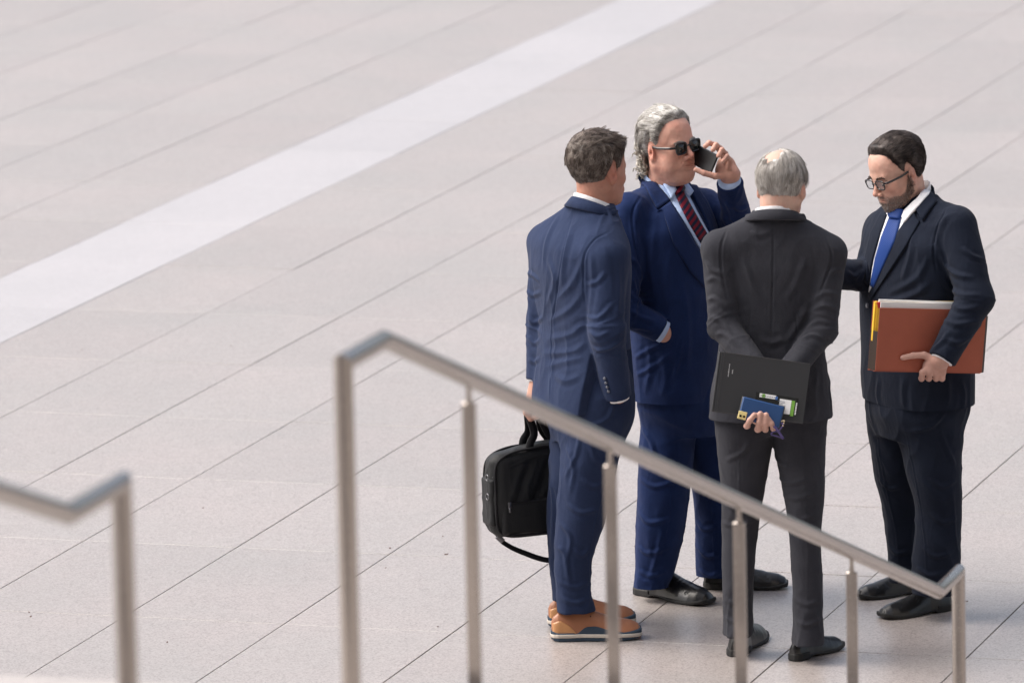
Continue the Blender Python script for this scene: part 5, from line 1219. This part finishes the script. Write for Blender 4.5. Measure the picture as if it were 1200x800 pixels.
    man = person('person', 'bearded man in very dark suit looking down, red folder under his arm', base,
                 [(hd, *bbox([H.c, nb], .16), .0026, tn, face_folds(H)), (hf, *bbox([wrL, P(1060, 418, Yf), P(1100, 443, Yf)], .05), .0024, (.56, .33, .27)), (hf2, *bbox([wrR, hr, P(922, 320, Y - .18)], .06), .003, sk), (ib, blo, bhi, .014, sk)])
    lo, hi = bbox([P(945, 490, Y - .45), P(1185, 215, Y + .35)], .03)
    jk = make_mesh('jacket', jf, lo, hi, .0042, M_S, man, base, segs, [crumple(V3(0, 0, 1), 6, 13, .004, seed=22), elbow_creases(shL, elL, wrL, 22.1, .10, .0045), elbow_creases(shR, elR, wrR, 25.4)])
    tr = make_mesh('trousers', tf, *bbox([P(1010, 705, -.1), P(1140, 420, .65)], .03), .0048, M_S, man, base, tsegs, [crumple(V3(0, 0, 1), 8, 17, .005, seed=23.2), crumple(nrm(V3(.6, 0, 1)), 20, 8, .0024, seed=26)])
    M_TIE = tie_mat('blue_tie_silk', (.008, .030, .15), (.018, .058, .24), .9, 75, .9)
    quad_patch(jf, [(1040, 250), (1033, 272), (1025, 305), (1019, 342)], [(1068, 246), (1062, 258), (1045, 292), (1021, 343)], 14, 34, .0, .0045).build('shirt_front', M_WHITE, man, True, base=base)
    quad_patch(jf, [(1044, 256), (1035, 278), (1028, 302), (1022, 334)], [(1057, 258), (1050, 284), (1039, 308), (1026, 337)], 8, 26, .005, .0075, grow=lambda a, u: .6 + .4 * np.sin(pi * u)).build('tie', M_TIE, man, True, base=base)
    quad_patch(jf, [(1044, 247), (1043, 252), (1045, 258)], [(1061, 247), (1059, 253), (1056, 259)], 7, 8, .006, .018, grow=lambda a, u: .4 + .6 * np.sin(pi * u)).build('tie_knot', M_TIE, man, True, base=base)
    quad_patch(jf, [(1083, 226), (1073, 237), (1062, 248), (1059, 256)], [(1090, 228), (1081, 240), (1070, 252), (1062, 262)], 6, 16, .008, .006).build('collar_leaf', M_WHITE, man, True, base=base)
    quad_patch(jf, [(1090, 226), (1082, 234), (1073, 244)], [(1098, 238), (1091, 247), (1082, 260)], 6, 16, .005, .006).build('jacket_collar', M_S, jk, True, base=base)
    quad_patch(jf, [(1072, 246), (1055, 270), (1036, 307), (1019, 347)], [(1073, 256), (1079, 259), (1062, 290), (1041, 322), (1021, 352)], 10, 30, .004, .005, grow=lambda a, u: .8 - .2 * u).build('lapel', M_S, jk, True, base=base)
    quad_patch(jf, [(1034, 250), (1022, 272), (1015, 300), (1013, 330)], [(1041, 252), (1034, 272), (1026, 300), (1018, 335)], 8, 24, .004, .005).build('lapel', M_S, jk, True, base=base)
    shirt_collar(man, base, M_WHITE, nb, yaw, .070, .064, .070, .010, .055, span=2.5)
    suit_collar(jk, base, M_S, nb, yaw, .086, .074, .054, -.020, .042, 2.2)
    for x, y in ((1017.5, 358),):
        c = cast(jf, x, y)[0]; n_ = grad(jf, [c])[0]; mb = MB(); mb.tube([c + n_ * .001, c + n_ * .0065], [.0085, .0078], 14); mb.build('button', M_BTN, jk, True, base=base)
    for wr, el, r in ((wrR, elR, .040), (wrL, elL, .040)):
        d_ = nrm(wr - el); mb = MB(); mb.tube([wr - d_ * .02, wr + d_ * .004], [r, r], 28); mb.build('shirt_cuff', M_WHITE, man, True, base=base)
    glasses(H, man, base, glass_mat('clear_lens', (.35, .38, .42), .03, .14), .0022, .0240, .0165, tw=.0036)
    br = [(.014, .010, .010), (.034, .024, .021), (.12, .095, .085)]
    mask = lambda q: hairline(q, -.002, .014, .000) + .003 * vnoise(q * 90)
    thick = lambda q: .005 + .010 * np.clip((q[:, 2] - .03) / .06, 0, 1) + .004 * np.clip((q[:, 2] + .07) / .05, 0, 1) + .0025 * vnoise(q * 32 + 4)
    def flow(q):
        b_ = np.clip((-.03 - q[:, 1]) / .06, 0, 1)[:, None]; return (1 - b_) * np.array((0, -1, .0)) + b_ * np.array((0, -.3, -1.)) + np.clip((.03 - q[:, 2:3]) / .05, 0, 1) * np.array((0, .2, -.8))
    hair(H, 'hair', man, base, mask, thick, flow, lambda q: .014 + .016 * np.clip((q[:, 2] - .03) / .05, 0, 1), br, n=7500, wob=.16, lift=.03, seed=15, rad=.0006, nclump=600, clump=.45, ramp=.055)
    hair(H, 'stray_hair', man, base, mask, lambda q: thick(q) - .003, flow, lambda q: .026 + 0 * q[:, 0], br, n=350, wob=.5, lift=.22, seed=38, rad=.0004, clump=.1, nclump=120, ramp=.055)
    # beard: short hairs on the jaw
    rg = np.random.default_rng(6); v, fq = surface(H.full, *bbox([H.c], .17), .006); q = H.loc(v.astype(f32)); mk = bmask(q)
    ok = np.nonzero(mk > .002)[0]; pk = rg.choice(ok, 2400); p = v[pk] + rg.normal(0, .002, (2400, 3)); g = grad(H.full, p); p -= g * H.full(p.astype(f32))[:, None]
    dn = nrm(g * .55 + np.array(H.M @ (0, .25, -1.))[None] + rg.normal(0, .3, (2400, 3))); ln = rg.uniform(.0025, .0055, 2400)[:, None]; e = p + dn * ln
    a = nrm(np.cross(dn, V3(.3, .2, .9))); b = np.cross(dn, a); r = .00065
    ring = np.stack([np.stack([s_ + k * r * (a * cos(t) + b * sin(t)) for t in (0, 2.094, 4.189)], 1) for s_, k in ((p, 1), (e, .4))], 1).reshape(-1, 3)
    ii = np.arange(2400)[:, None] * 6; j = np.arange(3)[None]; Q = np.stack([ii + j, ii + (j + 1) % 3, ii + 3 + (j + 1) % 3, ii + 3 + j], -1).reshape(-1, 4)
    gm = np.clip((H.loc(p.astype(f32))[:, 1] - .02) / .05, 0, 1) * .5; u = np.clip(gm + rg.normal(0, .25, 2400), 0, 1)[:, None]
    tc = np.array((.06, .042, .035)) * (1 - u) + np.array((.48, .44, .42)) * u
    bd = link('beard', mesh_np('beard', ring - base, Q, tint=np.repeat(tc, 6, 0)), M_HAIR, man); bd['kind'] = 'stuff'
    brows(H, man, base, [(.02, .014, .012), (.05, .035, .03)])
    eyes(H, man, base)
    shoe(man, base, G(1115, 713), G(1031, 725), M_SHOE, (M_SOLE,))
    shoe(man, base, G(1088, 692), G(1004, 702), M_SHOE, (M_SOLE,))
    return man
m4 = man_bearded()

# ================================================================== what they hold
M_BOARD = plain_mat('charcoal_board', (.020, .021, .024), .55, bump=.2, bscale=500, var=.06)
M_BOARDEDGE = plain_mat('board_edge', (.045, .045, .048), .6); M_GREYINK = plain_mat('silver_ink', (.45, .45, .46), .5, var=0)
def plane_axes(tl, tr, bl):
    X = nrm(tr - tl); Z = nrm((tl - bl) - X * ((tl - bl) @ X)); Nn = np.cross(X, Z); Nn = Nn if Nn[1] < 0 else -Nn; return X, Z, Nn
def black_folder():
    tl, tr, bl = P(845.5, 412, -.655), P(950, 426, -.665), P(834, 482, -.70)
    X, Z, Nn = plane_axes(tl, tr, bl); w_, h_ = np.linalg.norm(tr - tl), np.linalg.norm(tl - bl); c = tl + X * w_ / 2 - Z * h_ / 2
    root = bpy.data.objects.new('folder', None); COL.objects.link(root); root.location = c
    tag(root, 'black hardcover folder held level behind the back of the man in charcoal', 'folder')
    at = lambda u, v, d=0.0: c + X * (u * w_ / 2) - Z * (v * h_ / 2) + Nn * d
    for d, nm in ((.007, 'front_cover'), (-.010, 'back_cover')):
        mb = MB(); mb.box(c + Nn * d, w_ / 2, h_ / 2, .0015, X, Z, Nn, .001); autosmooth(mb.build(nm, M_BOARD, root, base=c))
    mb = MB(); mb.box(at(-1, 0, -.0015) - X * .004, .004, h_ / 2, .010, X, Z, Nn, .002); autosmooth(mb.build('spine', M_BOARD, root, base=c))
    mb = MB(); mb.box(c - Nn * .0015, w_ / 2 - .006, h_ / 2 - .005, .0065, X, Z, Nn); mb.build('pages', M_PAPER, root, base=c)
    for u in (-.93, ):
        mb = MB(); mb.box(at(u, 0, .0088), .0006, h_ / 2 - .002, .0004, X, Z, Nn); mb.build('hinge_crease', M_BOARDEDGE, root, base=c)
    for v_ in (-.985, .975):
        mb = MB(); mb.box(at(0, v_, .0088), w_ / 2 - .002, .0009, .0004, X, Z, Nn); mb.build('edge_stitching', M_BOARDEDGE, root, base=c)
    mb = MB()                                    # two short lines of silver lettering running up the cover, too small to read
    rg = np.random.default_rng(5); v = -.62
    while v < -.22:
        hgt = rg.uniform(.0022, .0034); mb.box(at(-.785, v, .0088) , .0017 * rg.uniform(.5, 1), hgt / 2, .0003, X, Z, Nn); mb.box(at(-.779, v, .0088), .0008, hgt / 2 * .7, .0003, X, Z, Nn); v += .036
    for k in range(4): mb.box(at(-.70, -.44 + k * .035, .0088), .0014, .0012, .0003, X, Z, Nn)
    mb.build('lettering', M_GREYINK, root, base=c)
    # pass card tucked behind the phone
    cc = at(.42, .52, .0105); r2 = bpy.data.objects.new('pass_card', None); COL.objects.link(r2); r2.location = cc
    tag(r2, 'white and green visitor card between the blue phone and the black folder', 'card')
    a = radians(-1.0); X2 = X * cos(a) + Z * sin(a); Z2 = Z * cos(a) - X * sin(a)
    def piece(nm, u, v, hu, hv, mt, d=0.0, par=r2):
        mb = MB(); mb.box(cc + X2 * u + Z2 * v + Nn * d, hu, hv, .0005, X2, Z2, Nn); return mb.build(nm, mt, par, base=cc)
    piece('card_sheet', -.010, .006, .072, .0285, M_CLEAR)
    piece('white_field', .020, .0, .020, .024, M_PAPER, .0010)
    piece('white_field', -.042, .026, .028, .0065, M_PAPER, .0010)
    piece('blue_mark', -.012, .024, .004, .005, M_BLUEINK, .0012)
    piece('green_field', .0465, -.002, .0055, .026, M_GREEN, .0012)
    piece('green_field', -.056, .026, .005, .0055, M_GREEN, .0018)
    mb = MB()
    for k in range(9): mb.box(cc + X2 * (.006 + .0) + X2 * .004 * (k % 2) + Z2 * (-.020 + k * .0045) + Nn * .0017, .006 + .003 * (k % 3), .0007, .0003, X2, Z2, Nn)
    for k in range(7): mb.box(cc - X2 * (.064 - k * .0075) + Z2 * .0255 + Nn * .0020, .0022, .0012, .0003, X2, Z2, Nn)
    mb.build('print_lines', M_GREYINK2, r2, base=cc)
    mb = MB()
    for k in range(8): mb.box(cc + X2 * .058 + Z2 * (-.020 + k * .0052) + Nn * .001, .0022, .0018, .0003, X2, Z2, Nn)
    mb.build('side_lettering', M_PAPER, r2, base=cc)
    # blue phone
    pc = at(.02, .80, .0165) + X * 0
    pc = (P(869, 477, -.72) + P(915, 489, -.73)) / 2
    a = radians(-1.5); X3 = nrm(P(915, 477, -.725) - P(873, 466.5, -.722)); Z3 = nrm(Z - X3 * (Z @ X3)); N3 = np.cross(X3, Z3); N3 = N3 if N3[1] < 0 else -N3
    r3 = bpy.data.objects.new('phone', None); COL.objects.link(r3); r3.location = pc; tag(r3, 'blue phone with yellow camera plate in the fingers of the man in charcoal', 'phone')
    mb = MB(); mb.box(pc, .0715, .0375, .0065, X3, Z3, N3, .004); autosmooth(mb.build('case', M_BLUECASE, r3, base=pc))
    mb = MB(); mb.box(pc - N3 * .0045, .0745, .0385, .0035, X3, Z3, N3, .003); autosmooth(mb.build('bumper', M_CASE, r3, base=pc))
    mb = MB(); mb.box(pc - X3 * .060 - Z3 * .0255 + N3 * .0072, .0145, .0135, .0014, X3, Z3, N3, .0012); yp = autosmooth(mb.build('camera_plate', M_YELLOW, r3, base=pc))
    for dx in (-.0055, .0065):
        mb = MB(); q = pc + X3 * (-.060 + dx) - Z3 * .0285 + N3 * .0080; mb.tube([q, q + N3 * .0022], .0042, 14); mb.build('lens', M_BLACKG, yp, base=pc)
    # wrist cord
    sp = [pc + X3 * .073 - Z3 * .020, P(918, 497, -.745), P(913, 504, -.750), P(906, 506, -.752), P(904, 509, -.752), P(911, 511, -.752), P(916, 513, -.752)]
    mb = MB(); mb.tube(smooth_line(sp, 30), .0022, 6)
    mb.tube(smooth_line([P(907, 499, -.752), P(912, 505, -.755), P(918, 514, -.757)], 10), .0042, 6); mb.build('wrist_cord', M_PURPLE, r3, True, base=pc)
    mb = MB(); sp2 = smooth_line([pc + X3 * .074 - Z3 * .012, P(919, 493, -.748), P(917, 500, -.750)], 12)
    for q in sp2[::2]: mb.box(q, .0022, .0016, .0022, bev=.0008)
    mb.build('chain', M_GOLD, r3, base=pc)
M_PAPER = plain_mat('paper', (.78, .78, .78), .8, var=.03); M_CLEAR = plain_mat('black_sleeve', (.02, .022, .022), .25)
M_GREEN = plain_mat('green_print', (.16, .36, .05), .5, var=.05); M_BLUEINK = plain_mat('blue_print', (.05, .14, .40), .5); M_GREYINK2 = plain_mat('grey_print', (.16, .18, .22), .6, var=0)
M_BLUECASE = plain_mat('blue_silicone', (.012, .055, .17), .55, var=.05); M_YELLOW = plain_mat('yellow_aluminium', (.72, .60, .26), .35, var=.03); M_PURPLE = plain_mat('purple_cord', (.07, .05, .16), .8); M_GOLD = plain_mat('gold_chain', (.75, .62, .40), .3, metal=1)
black_folder()
def red_folder():
    tl, tr, bl = P(1031, 360.5, -.118), P(1156, 363.5, -.012), P(1025.5, 434, -.124)
    X, Z, Nn = plane_axes(tl, tr, bl); w_, h_ = np.linalg.norm(tr - tl), np.linalg.norm(tl - bl); c = tl + X * w_ / 2 - Z * h_ / 2
    root = bpy.data.objects.new('expanding_folder', None); COL.objects.link(root); root.location = c
    tag(root, 'red brown expanding folder full of papers under the arm of the bearded man', 'folder')
    at = lambda u, v, d=0.0: c + X * (u * w_ / 2) - Z * (v * h_ / 2) + Nn * d
    M_R = plain_mat('red_fibreboard', (.36, .095, .055), .7, bump=.25, bscale=160, var=.10, vscale=18); M_G = plain_mat('dark_gusset', (.060, .042, .034), .8); M_Y = plain_mat('yellow_card', (.80, .50, .04), .6); M_RT = plain_mat('red_tab', (.5, .02, .03), .6)
    mb = MB(); mb.box(c, w_ / 2, h_ / 2, .0014, X, Z, Nn, .0007); mb.build('front_cover', M_R, root, base=c)
    mb = MB(); mb.box(at(-.02, -.04, -.052), w_ / 2 + .004, h_ / 2 + .012, .0014, X, Z, Nn, .0007); mb.build('back_cover', M_R, root, base=c)
    for s in (-1, 1):                            # pleated sides
        for k in range(4):
            o_ = .012 if k % 2 == 0 else .0
            mb = MB(); a, b_ = at(s, .38 if s < 0 else .1, -.0015 - k * .0125), at(s, .38 if s < 0 else .1, -.0015 - (k + 1) * .0125)
            a = a + X * s * (0.0 if k % 2 == 0 else .012); b_ = b_ + X * s * (.012 if k % 2 == 0 else 0.0)
            hz_ = h_ * (.31 if s < 0 else .45); ex = nrm(b_ - a); mb.box((a + b_) / 2, np.linalg.norm(b_ - a) / 2, hz_, .0007, ex, Z, nrm(np.cross(ex, Z))); mb.build('gusset_pleat', M_G, root, base=c)
    mb = MB(); mb.box(at(-.02, 1.02, -.026), w_ / 2, .0012, .026, X, Z, Nn); mb.build('bottom_gusset', M_R, root, base=c)
    rg = np.random.default_rng(9)
    for k in range(7):                           # sheets and manila folders standing proud of the cover
        d = -.008 - k * .0058; yel = k in (2, 6); hh = .014 + .003 * rg.random() + (.003 if k > 3 else 0) - (.006 if k == 2 else 0)
        tlt = rg.normal(0, .014); X5 = nrm(X + Z * tlt); Z5 = nrm(Z - X * tlt)
        mb = MB(); mb.box(at(rg.uniform(-.03, .01), -.10, d) + Z * hh, w_ / 2 * (.965 if not yel else .99), h_ / 2 * .93, .0018, X5, Z5, Nn); mb.build('yellow_divider' if yel else 'paper_stack', M_Y if yel else M_PAPER, root, base=c)
    mb = MB(); mb.box(at(-1.03, -.52, -.030), .0045, h_ * .31, .008, nrm(X - Z * .12), Z, Nn, .001); mb.build('yellow_divider', M_Y, root, base=c)
    mb = MB(); mb.box(at(-.985, -1.06, -.018), .006, .010, .003, nrm(X + Z * .3), nrm(Z - X * .3), Nn); mb.build('red_tab', M_RT, root, base=c)
red_folder()

# crumbs and bits of leaf on the paving
M_LEAF = plain_mat('dry_leaf', (.12, .06, .045), .9)
mb = MB(); rg = np.random.default_rng(12)
for x, y, s in ((457, 642, .010), (523, 649, .012), (238, 595, .006), (36, 722, .008), (34, 717, .006), (196, 752, .007), (513, 734, .006), (452, 665, .005), (519, 628, .005), (270, 405, .006), (745, 640, .010), (1133, 704, .008), (96, 410, .006)):
    c = G(x, y, .0012); a = rg.uniform(0, 6.28); X = V3(cos(a), sin(a), .15); Y_ = V3(-sin(a), cos(a), 0)
    s *= .6; mb.box(c + V3(0, 0, .001), s, s * .45, .0009, nrm(X), Y_)
o = mb.build('leaf_crumbs', M_LEAF, ground); o['kind'] = 'stuff'
